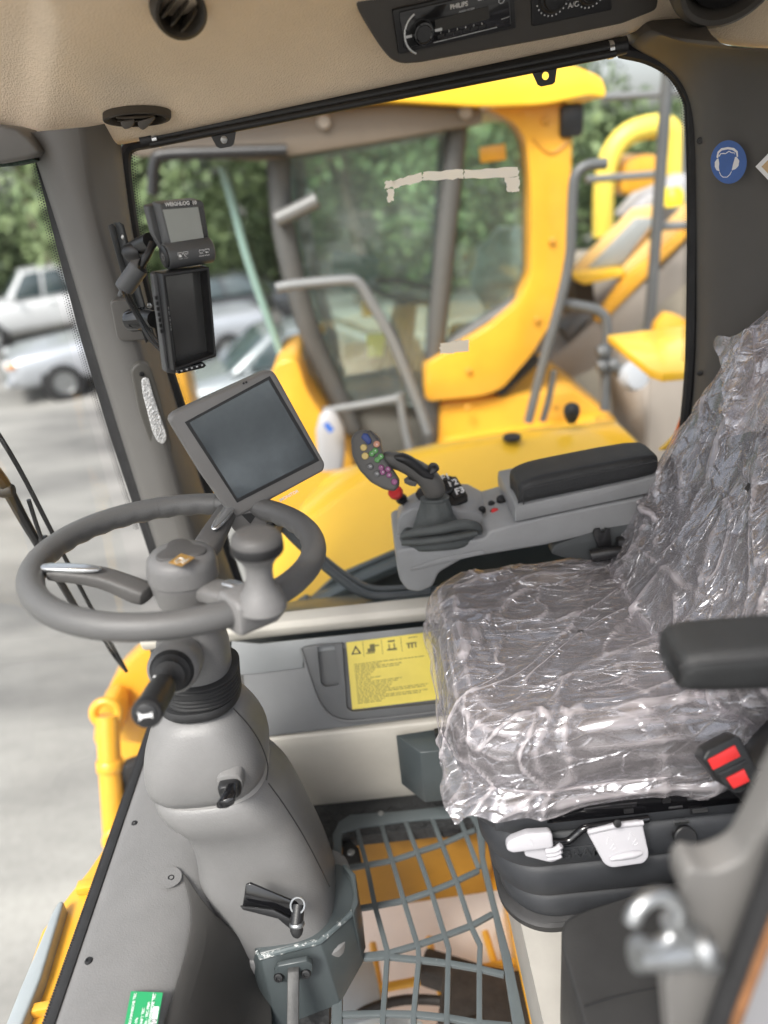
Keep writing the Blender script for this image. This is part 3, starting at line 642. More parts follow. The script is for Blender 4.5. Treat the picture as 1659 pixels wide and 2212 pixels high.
# tall camera monitor with sun hood
CP = plane(P(405, 690, Y=1.18), (-.58, .81, .06))
cm = thing('camera_monitor', 'tall black camera monitor with deep sun hood on the pillar', 'monitor', P(410, 800, Y=1.2))
mk('body', onpl([(336, 590), (448, 574), (466, 768), (380, 808), (362, 806)], (CP[0] + CP[1] * .012, CP[1]), .024, .004), MG, cm, bev=.003)
hq = [(350, 592), (452, 577), (468, 770), (376, 802)]; hi = [(356, 598), (448, 584), (464, 765), (380, 795)]
mk('sun_hood', ringprism([PL(a, b, up_pl(CP, .018)) for a, b in hq], [PL(a, b, up_pl(CP, .018)) for a, b in hi], CP[1] * .03), BLK, cm, bev=.0012)
mk('screen', onpl([(357, 598), (450, 584), (463, 764), (383, 792)], (CP[0] + CP[1] * .010, CP[1]), .002), mat('monitor_glass', (.10, .10, .10), .12, metal=.5, var=(6, .2)), cm)
mk('side_rail', onpl([(330, 592), (348, 590), (374, 800), (360, 805)], (CP[0] + CP[1] * .004, CP[1]), .014, .002), MG, cm, bev=.002)
for k in range(7):
    x, y = 335 + k * 1.9, 640 + k * 12; mk('side_button', onpl([(x, y), (x + 5, y - 1), (x + 6, y + 7), (x + 1, y + 8)], (CP[0] + CP[1] * .003, CP[1]), .003), BLK, cm)
mk('foot_strip', onpl([(382, 800), (440, 783), (446, 790), (440, 795), (386, 808)], up_pl(CP, .002), .02), GLB, cm, bev=.001)
for k in range(5): mk('control_mark', onpl([(390 + k * 11, 800 - k * 3), (394 + k * 11, 799 - k * 3), (395 + k * 11, 802 - k * 3), (391 + k * 11, 803 - k * 3)], up_pl(CP, .0024), .0004), PAPER, cm)
ul = (PL(360, 640, CP) - PL(375, 760, CP)).normalized()
text('BRIGADE', PL(361, 689, up_pl(CP, .0005)) + V((.002, 0, 0)), ul, V((-1, 0, .1)), .009, PAPER, cm, align='CENTER')
# cable with ferrite core
cb = thing('display_cable', 'black cable with grey ferrite core hanging behind the weighing display', 'cable', P(300, 640, Y=1.2))
mk('strain_relief', tube([P(330, 525, Y=1.20), P(320, 548, Y=1.19), P(304, 575, Y=1.185)], .0058, 10), BLK, cb)
mk('ferrite_core', tube([P(301, 576, Y=1.185), P(298, 580, Y=1.185), P(270, 620, Y=1.185), P(268, 624, Y=1.185)], [.0115, .0145, .0145, .0145, .011], 18, 3), MG, cb)
mk('plug_tail', tube([P(268, 624, Y=1.185), P(258, 640, Y=1.185)], [.006, .0045, .0035], 10, 0), MG, cb)
mk('cable', tube([P(268, 628, Y=1.19), P(280, 655, Y=1.20), P(300, 690, Y=1.205), P(322, 730, Y=1.2), P(348, 757, Y=1.19)], .0034, 8), BLK, cb)
mk('cable', tube([P(272, 625, Y=1.20), P(290, 660, Y=1.215), P(312, 700, Y=1.215), P(345, 745, Y=1.20)], .003, 8), BLK, cb)
# large iMonitor
IQ = ((362, 908), (588, 801), (702, 1010), (505, 1123))
mn = thing('machine_monitor', 'large tilted grey touchscreen monitor beside the steering wheel', 'monitor', P(540, 1120, Y=1.15))
IP = plane(P(533, 960, Y=1.15), (-.30, .93, -.145))
mk('housing', onpl([(362, 908), (372, 893), (570, 803), (588, 801), (597, 810), (703, 1003), (700, 1018), (512, 1120), (496, 1112), (430, 1020)], IP, .034, .006), mat('monitor_frame_plastic', (.17, .165, .16), .45, bump=(800, .1), var=(8, .06)), mn, bev=.006, seg=3)
mk('bezel', onpl([(399, 912), (583, 812), (690, 995), (512, 1086)], up_pl(IP, .0006), .002), BLK, mn)
mk('screen', onpl([(409, 913), (580, 821), (680, 992), (513, 1077)], up_pl(IP, .0012), .002), SCRB, mn)
uxm = (PL(697, 1012, IP) - PL(600, 1064, IP)).normalized(); uym = (PL(588, 801, IP) - PL(702, 1010, IP)).normalized()
text('iMONITOR', PL(624, 1071, up_pl(IP, .0008)), uxm, uym, .0075, PAPER, mn, align='CENTER', bold=.0002)
for a in (526, 532): mk('sensor_hole', lathe([(.0018, 0), (.0018, .0008)], PL(a, 828 - (a - 526) * .4, up_pl(IP, .0004)), -IP[1], 12), BLK, mn)
mk('neck', onpl([(496, 1085), (540, 1075), (590, 1100), (572, 1142), (540, 1162), (520, 1160), (500, 1140)], (IP[0] + IP[1] * .004, IP[1]), .02, .006), mat('monitor_frame_plastic', (.17, .165, .16)), mn, bev=.004)
mk('neck_recess', onpl([(522, 1112), (558, 1106), (541, 1132)], (IP[0] + IP[1] * .0025, IP[1]), .004), BLK, mn)
mk('mounting_arm', tube([P(540, 1140, Y=1.19), P(555, 1150, Y=1.26), P(590, 1150, Y=1.38), P(600, 1140, Y=1.44)], .013, 12), BLK, mn)
mk('knuckle', lathe([(.014, -.02), (.017, -.014), (.017, .014), (.014, .02)], P(572, 1128, Y=1.22), (.9, 0, .3), 18), GLB, mn)

# ---- stickers on the rear pillar
SP_ = plane(P(1573, 350, Y=1.352), (-.22, .975, 0)); SP2 = plane(P(1573, 350, Y=1.352 - .006), (.22, .975, 0))
st = thing('hearing_protection_sticker', 'round blue sticker with white earmuff head on the rear pillar', 'sticker', P(1573, 395, Y=1.345))
SB = mat('blue_sticker', (.03, .105, .36), .45, var=(60, .08))
cS = (1574, 350)
def spx(dx, dy): return PL(cS[0] + dx, cS[1] + dy, ST_)
ST_ = plane(P(1573, 350, Y=1.340), (.28, .955, -.05))
circ = [spx(39 * math.cos(a) * (1 if math.cos(a) < 0 else 1) + 4 * math.sin(a) * 0, -47 * math.sin(a)) for a in [2 * math.pi * k / 40 for k in range(40)]]
mk('disc', prism(circ, ST_[1] * .001), SB, st, flat=True)
ST0 = ST_; ST_ = up_pl(ST_, .0006)
zs = lambda l: [spx((x - 1070) * .1458 , (y - 620) * .1458) for x, y in l]
for nm, l in (('headband', [(890, 540), (905, 470), (960, 415), (1060, 398), (1150, 412), (1205, 460), (1210, 540), (1190, 545), (1180, 480), (1130, 445), (1060, 432), (970, 448), (925, 490), (915, 560), (895, 560)]), ('ear_cup', [(900, 570), (920, 570), (930, 640), (925, 700), (935, 760), (890, 740), (865, 690), (865, 620)]), ('ear_cup', [(1165, 545), (1190, 545), (1228, 600), (1215, 680), (1170, 725), (1115, 745), (1135, 650), (1150, 600)]),
              ('chin_line', [(935, 762), (960, 815), (990, 838), (1045, 838), (1085, 800), (1110, 755), (1116, 762), (1092, 810), (1048, 850), (985, 850), (950, 820), (928, 768)]), ('hair_line', [(920, 530), (950, 490), (1000, 485), (1020, 490), (1075, 452), (1115, 475), (1160, 480), (1165, 520), (1155, 490), (1110, 487), (1075, 468), (1025, 502), (960, 500), (928, 545)])):
    mk(nm, prism(zs(l), ST_[1] * .0003), PAPER, st, flat=True)
wt = thing('warning_sticker', 'white edged diamond sticker cut off at the right picture edge', 'sticker', P(1659, 420, Y=1.31))
SW = plane(P(1650, 360, Y=1.305), (.3, .95, 0))
mk('backing', onpl([(1632, 360), (1700, 290), (1770, 360), (1700, 432)], SW, .001), PAPER, wt, flat=True)
mk('field', onpl([(1645, 360), (1700, 304), (1755, 360), (1700, 418)], up_pl(SW, .0005), .0008), mat('tan_print', (.55, .38, .2), .5), wt, flat=True)
for i, (a, b) in enumerate(((1512, 304), (1512, 806))): 
    s_ = mk('trim_screw', lathe([(.006, 0), (.0055, .002), (.003, .0025), (.0028, .001), (0, .001)], P(a, b, Y=1.437), (-.55, -.83, 0), 16), BLK); tag(s_, ('dark screw head beside the blue sticker on the rear pillar', 'dark screw head low on the rear pillar above the seat film')[i], 'screw', 'pillar screws')
# ================================================================== STEERING
WC = V((-.312, .97, .85)); WN = V((.085, .046, 1)).normalized(); WR = .202
sw = thing('steering_wheel', 'grey three spoke steering wheel with spinner knob', 'steering wheel', WC)
def wpt(px, py, h=0):   # point on the wheel plane seen at that place in the photo
    return PL(px, py, (WC + WN * h, WN))
def wheel_bumps(p):
    d = p - WC; a = math.atan2(d.y, d.x); return .0011 * math.sin(a * 34) * (1 if d.dot(WN) < .004 else 0) * (1 if (d - WN * d.dot(WN)).length < WR else 0)
mk('rim', torus(WC, WN, WR, .0185, 144, 22), WHL, sw, disp=wheel_bumps)
for a in (R(112), R(83), R(181)):
    u, w = basis(WN); d = V((math.cos(a), math.sin(a), 0)); d = (d - WN * d.dot(WN)).normalized()
    mk('rim_seam', torus(WC + d * WR, WN.cross(d), .01855, .0004, 30, 4), GPD, sw)
HC = wpt(394, 1222, .012)
hub = mk('hub', lathe([(.030, -.075), (.040, -.055), (.045, -.035), (.0475, -.020), (.0478, -.018), (.0468, -.0175), (.0468, -.016), (.0492, -.0155), (.0492, .004), (.047, .014), (.041, .021), (.030, .0245), (.015, .0255), (0, .0255)], HC, WN, 56), GP, sw)
# three lobed cap line on the hub
u, w = basis(WN); cap = []
for k in range(48):
    a = 2 * math.pi * k / 48; rr = .030 + .0075 * math.cos(3 * a + R(35)); cap.append(HC + WN * .0205 + (u * math.cos(a) + w * math.sin(a)) * rr)
mk('hub_cap', prism(cap, WN * .006), GPD, hub, bev=.002, seg=3)
lg = [wpt(a, b, .041) for a, b in ((364, 1216), (391, 1196), (421, 1205), (392, 1224))]
mk('emblem', prism(lg, WN * .0006), mat('gold_emblem', (.72, .42, .12), .3, metal=.6), hub)
mk('emblem_mark', join(tube([wpt(a, b, .042) for a, b in ((378, 1214), (388, 1206), (398, 1209), (392, 1213), (404, 1210))], .0012, 6, 3), tube([wpt(a, b, .042) for a, b in ((380, 1217), (392, 1213), (396, 1217), (408, 1207))], .0009, 6, 3)), mat('emblem_relief', (.75, .72, .65), .3, metal=.5), hub)
def spoke(px, h, wd, th):
    rings = []
    pts = [wpt(a, b, hh) for (a, b), hh in zip(px, h)]
    for i, p in enumerate(pts):
        t = (pts[min(i + 1, len(pts) - 1)] - pts[max(i - 1, 0)]).normalized(); s = WN.cross(t).normalized(); n = t.cross(s)
        rings.append([p + s * x * wd[i] + n * y * th[i] for x, y in sup(1, 1, 3.2, 20)])
    return loft(rings)
s1 = mk('spoke', spoke([(95, 1236), (160, 1238), (225, 1246), (275, 1268), (330, 1290)], [0, -.002, -.010, -.022, -.03], [.017, .018, .019, .018, .022], [.010, .010, .012, .013, .016]), GPD, sw, sub=1)
mk('spoke_inlay', spoke([(82, 1225), (120, 1226), (190, 1228), (222, 1230)], [.008, .009, .0085, .006], [.010, .0115, .0105, .004], [.004, .0045, .004, .002]), CHROME, s1, sub=1)
s2 = mk('spoke', spoke([(500, 1085), (488, 1110), (466, 1145), (450, 1180), (430, 1200)], [-.002, -.002, -.008, -.018, -.028], [.018, .018, .021, .024, .024], [.010, .010, .012, .014, .016]), GPD, sw, sub=1)
mk('spoke_inlay', spoke([(502, 1086), (490, 1106), (470, 1132), (460, 1146)], [.008, .009, .008, .004], [.010, .0115, .010, .004], [.004, .0045, .004, .002]), CHROME, s2, sub=1)
s3 = mk('spoke', spoke([(430, 1270), (470, 1280), (530, 1290), (580, 1310)], [-.02, -.012, -.006, -.004], [.022, .024, .021, .018], [.015, .013, .012, .010]), GP, sw, sub=1)
mk('spoke_inlay', spoke([(478, 1258), (500, 1260), (530, 1270), (545, 1280)], [.008, .009, .009, .007], [.007, .009, .009, .005], [.003, .0035, .0035, .002]), CHROME, s3, sub=1)
KC = wpt(565, 1292, .02)
kb = mk('spinner_knob', lathe([(.032, -.012), (.030, .0), (.0225, .012), (.0185, .022), (.017, .03), (.0168, .038), (.018, .047), (.0225, .056), (.0285, .062), (.0318, .066)], KC, WN, 40), GP, sw)
mk('knob_band', lathe([(.0318, .066), (.0328, .068), (.0328, .077), (.0322, .079)], KC, WN, 40, False), BLK, kb)
mk('knob_cap', lathe([(.0322, .079), (.0321, .083), (.029, .089), (.021, .0935), (.010, .095), (0, .095)], KC, WN, 40, False), GPD, kb)
def clampring(c, t, a, b):
    s = WN.cross(t).normalized(); return [c + s * x + WN * y for x, y in sup(a, b, 4, 24)]
mid = WC + (KC - WC - WN * (KC - WC).dot(WN)).normalized() * WR
tn = WN.cross((mid - WC).normalized()).normalized()
mk('knob_clamp', loft([clampring(mid - tn * .036, tn, .026, .023), clampring(mid - tn * .032, tn, .029, .026), clampring(mid + tn * .02, tn, .029, .026), clampring(mid + tn * .036, tn, .022, .0215)]), GP, sw, bev=.003)

# ---- column
cl = thing('steering_column', 'grey steering column with ribbed gaiter and two part cowl', 'steering column', (-.25, .95, 0))
def hring(xl, xr, y, Y, ratio, e=2.4, n=40, tilt=0):
    a = P(xl, y, Y=Y); b = P(xr, y, Y=Y); c = (a + b) / 2; hw = (b - a).length / 2
    return [c + V((x, yy, tilt * x)) for x, yy in sup(hw, hw * ratio, e, n)]
mk('neck', loft([hring(358, 462, 1275, .955, 1), hring(352, 470, 1320, .955, 1), hring(338, 486, 1372, .955, .95), hring(340, 494, 1395, .955, .95), hring(350, 498, 1420, .955, .95), hring(358, 502, 1450, .955, .95)]), GP, cl)
mk('gaiter_base', loft([hring(348, 508, 1452, .955, 1), hring(350, 510, 1460, .955, 1), hring(358, 504, 1462, .955, 1)], False, False), RUB, cl)
rr = []
for k in range(7):
    y = 1440 + k * 8.0
    rr += [hring(362 + k, 512 + k * .6, y, .955, 1), hring(356 + k, 517 + k * .6, y + 2.5, .955, 1), hring(356 + k, 517 + k * .6, y + 5, .955, 1), hring(362 + k, 512 + k * .6, y + 7.2, .955, 1)]
mk('gaiter', loft(rr, True, True), RUB, cl)
mk('gaiter_flange', loft([hring(350, 518, 1488, .955, 1), hring(347, 521, 1493, .955, 1), hring(348, 522, 1501, .955, 1), hring(354, 518, 1506, .955, 1)]), RUB, cl)
UC = [(354, 518, 1505, 1.0, 2.4), (338, 534, 1526, 1.0, 2.5), (322, 556, 1558, 1.0, 2.7), (316, 574, 1590, 1.0, 2.9), (318, 582, 1622, 1.0, 3.0), (324, 582, 1645, .98, 3.0), (338, 574, 1662, .96, 3)]
uc = mk('upper_cowl', loft([hring(a, b, y, .955, r_, e) for a, b, y, r_, e in UC]), GP, cl, sub=1)
LC = [(346, 574, 1650, .96, 3.0), (338, 588, 1664, .96, 3.0), (342, 606, 1680, .96, 3.0), (362, 628, 1702, .95, 3), (400, 646, 1727, .92, 3), (418, 666, 1762, .9, 2.9), (431, 690, 1812, .9, 2.8), (434, 710, 1864, .9, 3.0), (436, 724, 1912, .9, 3.2), (446, 734, 1955, .9, 3.6), (458, 740, 1975, .9, 4)]
lc = mk('lower_cowl', loft([hring(a, b, y, .955, r_, e) for a, b, y, r_, e in LC]), GP, cl, sub=1)
mk('cowl_groove', loft([hring(345, 577, 1649, .955, .965, 3), hring(343, 580, 1653, .955, .97, 3), hring(346, 582, 1658, .955, .97, 3)], False, False), mat('groove_light', (.32, .31, .30), .4), lc)
def cowl_line(pxs, Y, r=.0011): return tube([P(a, b, Y=Y) for a, b in pxs], r, 6)
mk('panel_joint', cowl_line([(504, 1530), (536, 1565), (562, 1605), (578, 1650), (576, 1685)], .893), BLK, uc)
mk('panel_joint', cowl_line([(580, 1692), (616, 1742), (656, 1806), (688, 1866), (712, 1915)], .872), BLK, lc)
mk('cowl_scoop', loft([[P(a, b, Y=.90) for a, b in ((414, 1786), (482, 1800), (474, 1866), (466, 1876), (452, 1872), (430, 1832))], [P(a, b, Y=.872) for a, b in ((420, 1792), (474, 1804), (468, 1858), (463, 1866), (454, 1863), (434, 1828))]]), GP, cl, bev=.006, seg=3)
# skirt at the foot of the cowl
mk('cowl_skirt', loft([hring(450, 748, 1940, .955, .86, 4), hring(446, 760, 1950, .952, .86, 4.5), hring(450, 764, 1980, .95, .86, 4.5), hring(460, 758, 1992, .95, .84, 4.5)]), GP, cl, sub=1)
# stalk
bo = P(372, 1448, Y=.845)
sdv = (P(315, 1545, Y=.70) - bo).normalized()
mk('stalk_socket', lathe([(.036, -.05), (.0375, -.02), (.036, -.004), (.031, .002), (.029, -.004)], bo, sdv, 40, False), GP, cl)
lv = thing('control_lever', 'black multifunction lever with horn button on the steering column', 'lever', P(330, 1570, Y=.75))
mk('boot', lathe([(.030, -.006), (.031, 0), (.027, .004), (.026, .008), (.0275, .011), (.022, .015), (.0205, .019), (.0215, .022), (.015, .026), (.011, .034), (.010, .05)], bo, sdv, 32), RUB, lv)
tip = P(310, 1556, Y=.70); L = (tip - bo).length
mk('handle', lathe([(.010, .04), (.013, .05), (.0175, .06), (.0185, .075), (.018, L - .03), (.0192, L - .012), (.0192, L - .004), (.017, L)], bo, sdv, 28), BLK, lv)
mk('horn_button', lathe([(.0135, L - .001), (.0135, L + .002), (.011, L + .003), (0, L + .003)], bo, sdv, 28), BLK, lv)
u, w = basis(sdv); ct = bo + sdv * (L + .0034)
hv = [(-.008, .004), (-.006, .0015), (.004, .0015), (.009, .006), (.0075, 0), (.009, -.0055), (.004, -.0022), (-.006, -.0022), (-.008, -.0045)]
mk('horn_symbol', prism([ct + u * -a + w * b for a, b in hv], sdv * .0004), PAPER, lv)
for a, b in ((.0, .0), (.006, .0)): mk('lever_mark', lathe([(.0018, 0), (.0018, .0006)], bo + sdv * (.066 + a * 2) + (-CF - sdv * (-CF).dot(sdv)).normalized() * .0178 + u * a, -CF, 8), PAPER, lv)
# small lever under the cowl and on the floor
tl = thing('tilt_lever', 'short glossy black tilt lever on the column cowl', 'lever', P(495, 1735, Y=.80))
tc_ = P(498, 1690, Y=.858)
mk('collar', loft([[tc_ + V((x, -.0 - h, 0)) + V((0, 0, z)) for x, z in sup(a, a * .95, 3, 28)] for a, h in ((.021, -.03), (.0205, .0), (.019, .004), (.0165, .005))]), GP, tl)
mk('boss', loft([[tc_ + V((x, -h, z - .002)) for x, z in sup(a, a * .8, 3.5, 24)] for a, h in ((.017, 0), (.0175, .014), (.015, .02))]), BLK, tl, bev=.001)
mk('lever', loft([[P(x, y, Y=d) + V((dx, 0, 0)) + V((0, dz * .3, dz)) for dx, dz in sup(wd, .006, 3, 16)] for x, y, d, wd in ((500, 1700, .825, .008), (496, 1715, .812, .010), (489, 1732, .80, .012), (482, 1738, .797, .010))]), GLB, tl)
# ---- slate pedestal under the column
pd = thing('column_pedestal', 'chipped slate steel pedestal under the steering column', 'pedestal', P(650, 2060, Z=0))
top = [(470, 1990), (556, 2052), (560, 2060), (690, 2028), (765, 1962), (770, 1930), (762, 1886), (735, 1866), (600, 1850)]
tp3 = [P(a, b, Z=.125) for a, b in top]
lowp = [P(a, b, Z=0.0) for a, b in ((470, 2060), (556, 2190), (600, 2222), (735, 2170), (785, 2080), (788, 2030), (780, 1960), (750, 1920), (600, 1900))]
mk('body', loft([lowp, tp3]), TEAL, pd, bev=.003)
mk('weld_edge', tube([tp3[1] + V((0, 0, -.004)), tp3[2] + V((0, -.002, -.006)), tp3[3] + V((0, -.002, -.004)), tp3[4] + V((.002, -.001, -.003))], .0055, 8, 0), CHIP, pd)
mk('edge_plate', prism([P(a, b, Z=.14) for a, b in ((738, 1868), (748, 1866), (768, 1888), (774, 1950), (764, 1972), (758, 1962), (764, 1930), (756, 1892))], (0, 0, -.13)), TEAL, pd, bev=.002)
st_ = thing('pedal_stop_strap', 'worn bare steel strap bolted to the slate pedestal', 'strap', P(634, 2212, Z=.02))
sy = min(tp3[2].y, tp3[3].y) - .004
mk('strap', prism([P(621, 2100, Y=sy - .03), P(646, 2098, Y=sy - .03), P(645, 2230, Y=sy - .10), P(619, 2230, Y=sy - .10)], (0, .012, 0)), mat('worn_steel', (.06, .06, .06), .55, metal=.3, bump=(40, .8), var=(25, .45), wear=(40, .66, (.35, .35, .34))), st_, bev=.002)
fl_ = mk('flange', prism([P(a, b, Y=sy - .022) for a, b in ((592, 2098), (600, 2088), (662, 2076), (675, 2084), (676, 2104), (668, 2112), (602, 2124), (592, 2116))], (0, .01, 0)), TEAL, st_, bev=.002)
for a, b in ((602, 2110), (661, 2102)): mk('bolt', lathe([(.0085, -.002), (.0085, .003), (.007, .0055), (.004, .006), (.0038, .003), (0, .003)], P(a, b, Y=sy - .023), (0, -.85, .5), 20), BLK, st_)
# black pedal latch
pl_ = thing('pedal_lever', 'black folded pedal lever with pin at the column foot', 'pedal', P(600, 1990, Y=.80))
PPn = plane(P(580, 1950, Y=.805), (.05, .92, -.38))
mk('plate', onpl([(527, 1935), (530, 1912), (540, 1908), (572, 1922), (640, 1950), (648, 1960), (640, 1990), (610, 1975), (588, 1968), (522, 1962)], PPn, .006), GLB, pl_, bev=.002)
mk('flange', onpl([(518, 1958), (590, 1966), (640, 1992), (630, 2010), (600, 1985), (525, 1966)], up_pl(PPn, .012), .004), BLK, pl_, bev=.001)
mk('pin', tube([P(645, 1955, Y=.80), P(640, 2000, Y=.775)], .0105, 14, 0), BLK, pl_)
mk('pin_ring', torus(P(643, 1956, Y=.795), (-.1, -.6, .8), .0115, .0018, 24, 8), ZINC, pl_)
mk('pin_collar', lathe([(.011, 0), (.0125, .002), (.0125, .005), (.011, .007)], P(641, 1992, Y=.778), (0, -.5, -.8), 20), ZINC, pl_)
mk('pin_tip', lathe([(.0105, 0), (.0105, .008), (.008, .015), (.004, .019), (0, .02)], P(640, 1998, Y=.775), (0, -.5, -.8), 20), RUB, pl_)
# ---- cowl details: screws, pocket, sticker
def cowlpt(px, py):   # where the line of sight meets the cowl shelf
    return P(px, py, Z=.262)
for i, (a, b, l) in enumerate(((291, 1780, 'small dark screw on the cowl shelf nearest the yellow cylinder'), (192, 2077, 'small dark screw on the cowl shelf above the green sticker'))):
    s_ = mk('cowl_screw', lathe([(.0062, -.002), (.0062, .001), (.005, .003), (.003, .0033), (.0028, .0015), (0, .0015)], cowl_hit(a, b, .001)[0], (0, 0, 1), 18), BLK); tag(s_, l, 'screw', 'cowl screws')
s_ = thing('recessed_screw', 'dark screw sunk in a round dimple of the front cowl', 'screw', P(368, 1902, Z=.235), 'cowl screws')
mk('dimple', lathe([(.021, .0045), (.0165, .0035), (.012, .0015), (.0095, .0005), (0, .0005)], cowl_hit(366, 1902, .004)[0], cowl_hit(366, 1902)[1], 32), GP, s_)
mk('screw_head', lathe([(.0068, 0), (.0068, .003), (.005, .0045), (.0035, .0045), (.003, .002), (0, .002)], cowl_hit(370, 1903, .005)[0], cowl_hit(366, 1902)[1], 20), BLK, s_)
gs = thing('green_sticker', 'green label with small white print on the front cowl', 'sticker', P(310, 2212, Z=.27))
GSq = [(283, 2141), (352, 2144), (336, 2235), (262, 2250)]
gz = .2685
gq = [P(a, b, Z=gz) for a, b in GSq]
mk('label', prism(gq, (0, 0, -.0008)), mat('green_label', (.02, .27, .10), .4), gs, flat=True)
gu = (gq[1] - gq[0]); gv = (gq[3] - gq[0])
def gpt(s, t): return gq[0] + gu * s + gv * t + V((0, 0, .0006))
for i, (s, sz, tx) in enumerate(((.16, .006, '0.10a - MECHANISCHE TEC'), (.34, .006, 'TARE - 0.10a'), (.50, .006, '0.10a - SANFT TEC'), (.63, .006, 'T.C. - 0.10a - TEC PRM'), (.76, .006, '0.10a - MECHANISCHE TEC'))):
    text(tx, gpt(s, .95 if i < 5 else .9), -gv, -gu.cross(V((0, 0, 1))) * 0 - gu, sz * .9, PAPER, gs)
mk('white_field', prism([gpt(.80, .30), gpt(.95, .30), gpt(.95, .9), gpt(.80, .9)], (0, 0, .0002)), PAPER, gs, flat=True)
text('0950', gpt(.875, .85) + V((0, 0, .0004)), -gv, -gu, .011, INK, gs)
mk('rule', prism([gpt(.705, .02), gpt(.715, .02), gpt(.715, .98), gpt(.705, .98)], (0, 0, .0002)), PAPER, gs, flat=True)
# moulded footwell pocket of the cowl, its shade put into the dark colour
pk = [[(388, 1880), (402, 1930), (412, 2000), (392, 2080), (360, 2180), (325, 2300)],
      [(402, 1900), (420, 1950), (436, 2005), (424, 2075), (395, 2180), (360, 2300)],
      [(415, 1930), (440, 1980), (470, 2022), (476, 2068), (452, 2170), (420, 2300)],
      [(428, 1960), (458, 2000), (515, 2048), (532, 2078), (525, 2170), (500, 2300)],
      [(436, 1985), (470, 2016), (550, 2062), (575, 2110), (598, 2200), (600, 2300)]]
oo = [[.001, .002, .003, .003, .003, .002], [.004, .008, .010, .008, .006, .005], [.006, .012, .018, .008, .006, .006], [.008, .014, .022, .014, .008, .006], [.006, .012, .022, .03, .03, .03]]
struct('footwell_shade_moulding', grid([[cowl_hit(a, b, .004 + u_)[0] for (a, b), u_ in zip(r, q)] for r, q in zip(pk, oo)]), mat('footwell_shade_plastic', (.045, .043, .041), .55, bump=(700, .15), var=(7, .1)), sub=2, solid=.003)
# ================================================================== SIDE PANEL
SPN = plane((0, 1.262, .36), (.0, .885, -.466))      # slanted panel, faces the driver and up
PAN = mat('side_panel_plastic', (.165, .168, .172), .5, bump=(800, .1), var=(6, .07), rvar=.07)
PAND = mat('holder_plastic', (.10, .103, .106), .5, bump=(800, .1), var=(6, .07), rvar=.07)
sp_ = struct('side_panel', onpl([(520, 1412), (990, 1352), (1300, 1312), (1400, 1500), (975, 1543), (590, 1590), (540, 1596)], SPN, .02), PAN, bev=.003)
struct('side_panel_upper', onpl([(500, 1385), (560, 1391), (990, 1346), (990, 1375), (655, 1412), (655, 1443), (560, 1455), (500, 1460)], up_pl(SPN, .004), .01), mat('panel_light', (.235, .245, .25), .5, bump=(800, .1), var=(6, .06)), bev=.002)
dh = thing('document_holder', 'dark moulded document holder on the slanted side panel', 'holder', P(815, 1555, Y=1.21))
HP = up_pl(SPN, .016)
hb = mk('holder_body', onpl([(648, 1399), (688, 1392), (760, 1388), (990, 1358), (990, 1533), (800, 1554), (745, 1557), (712, 1545), (690, 1517), (672, 1470)], HP, .016, .012), PAND, dh, bev=.004, seg=3)
cut(hb, onpl([(684, 1398), (722, 1394), (732, 1482), (700, 1486), (692, 1478)], up_pl(HP, .01), .024, .006), onpl([(738, 1385), (934, 1362), (955, 1512), (945, 1522), (760, 1540), (748, 1532)], up_pl(HP, .01), .022, .006))
mk('holder_rim', tube([PL(a, b, up_pl(HP, .001)) for a, b in ((650, 1400), (672, 1470), (690, 1517), (712, 1545), (745, 1557), (800, 1554), (990, 1533))], .0022, 8), PAN, dh)
YS = thing('safety_notice', 'yellow safety notice with pictograms and fine print in the document holder', 'notice', P(850, 1535, Y=1.21))
NP = up_pl(SPN, .0065); NQ = ((748, 1388), (930, 1365), (949, 1510), (761, 1533))
mk('sheet', onpl([NQ[0], NQ[1], NQ[2], NQ[3]], NP, .001), mat('yellow_notice', (.76, .62, .10), .4, var=(30, .04)), YS, flat=True)
NG = up_pl(NP, .0004)
GR = mat('grey_print_ink', (.16, .14, .05), .6)
def nq(s0, t0, s1, t1): return onpl([lerp2(NQ, s0, t0), lerp2(NQ, s1, t0), lerp2(NQ, s1, t1), lerp2(NQ, s0, t1)], NG, .0003)
rnd = random.Random(4); ln = []
for k in range(22):
    t = .335 + k * .0275
    e = [.9, .38, .62, .60, .30, .28, .26, .24, .36, .26, .6, .55, .50, .48, .45, .9, .86, .4, .88, .8, .38, .35][k]
    s = .07
    while s < e:
        w = rnd.uniform(.02, .07); ln.append(nq(s, t, min(s + w, e), t + .010)); s += w + .012
mk('print_lines', join(*ln), GR, YS, flat=True, weld=False)['kind'] = 'stuff'
for a_ in (.19, .41, .64): mk('divider', nq(a_, .02, a_ + .005, .24), GR, YS, flat=True)
def npx(s, t): return PL(*lerp2(NQ, s, t), NG)
mk('warning_triangle', ringprism([npx(.045, .19), npx(.165, .19), npx(.105, .06)], [npx(.07, .175), npx(.14, .175), npx(.105, .095)], SPN[1] * -.0003), INK, YS, flat=True)
mk('loader_pictogram', join(nq(.22, .19, .32, .205), nq(.24, .13, .33, .185), nq(.27, .07, .33, .13), nq(.33, .09, .38, .11)), GR, YS, flat=True)
mk('loader_pictogram', join(nq(.47, .17, .585, .2), nq(.49, .10, .505, .17), nq(.55, .10, .565, .17), nq(.485, .05, .57, .075)), GR, YS, flat=True)
mk('person_pictogram', join(nq(.70, .12, .82, .14), nq(.715, .14, .735, .2), nq(.755, .14, .775, .2), nq(.80, .14, .815, .2), nq(.73, .04, .84, .05)), GR, YS, flat=True)
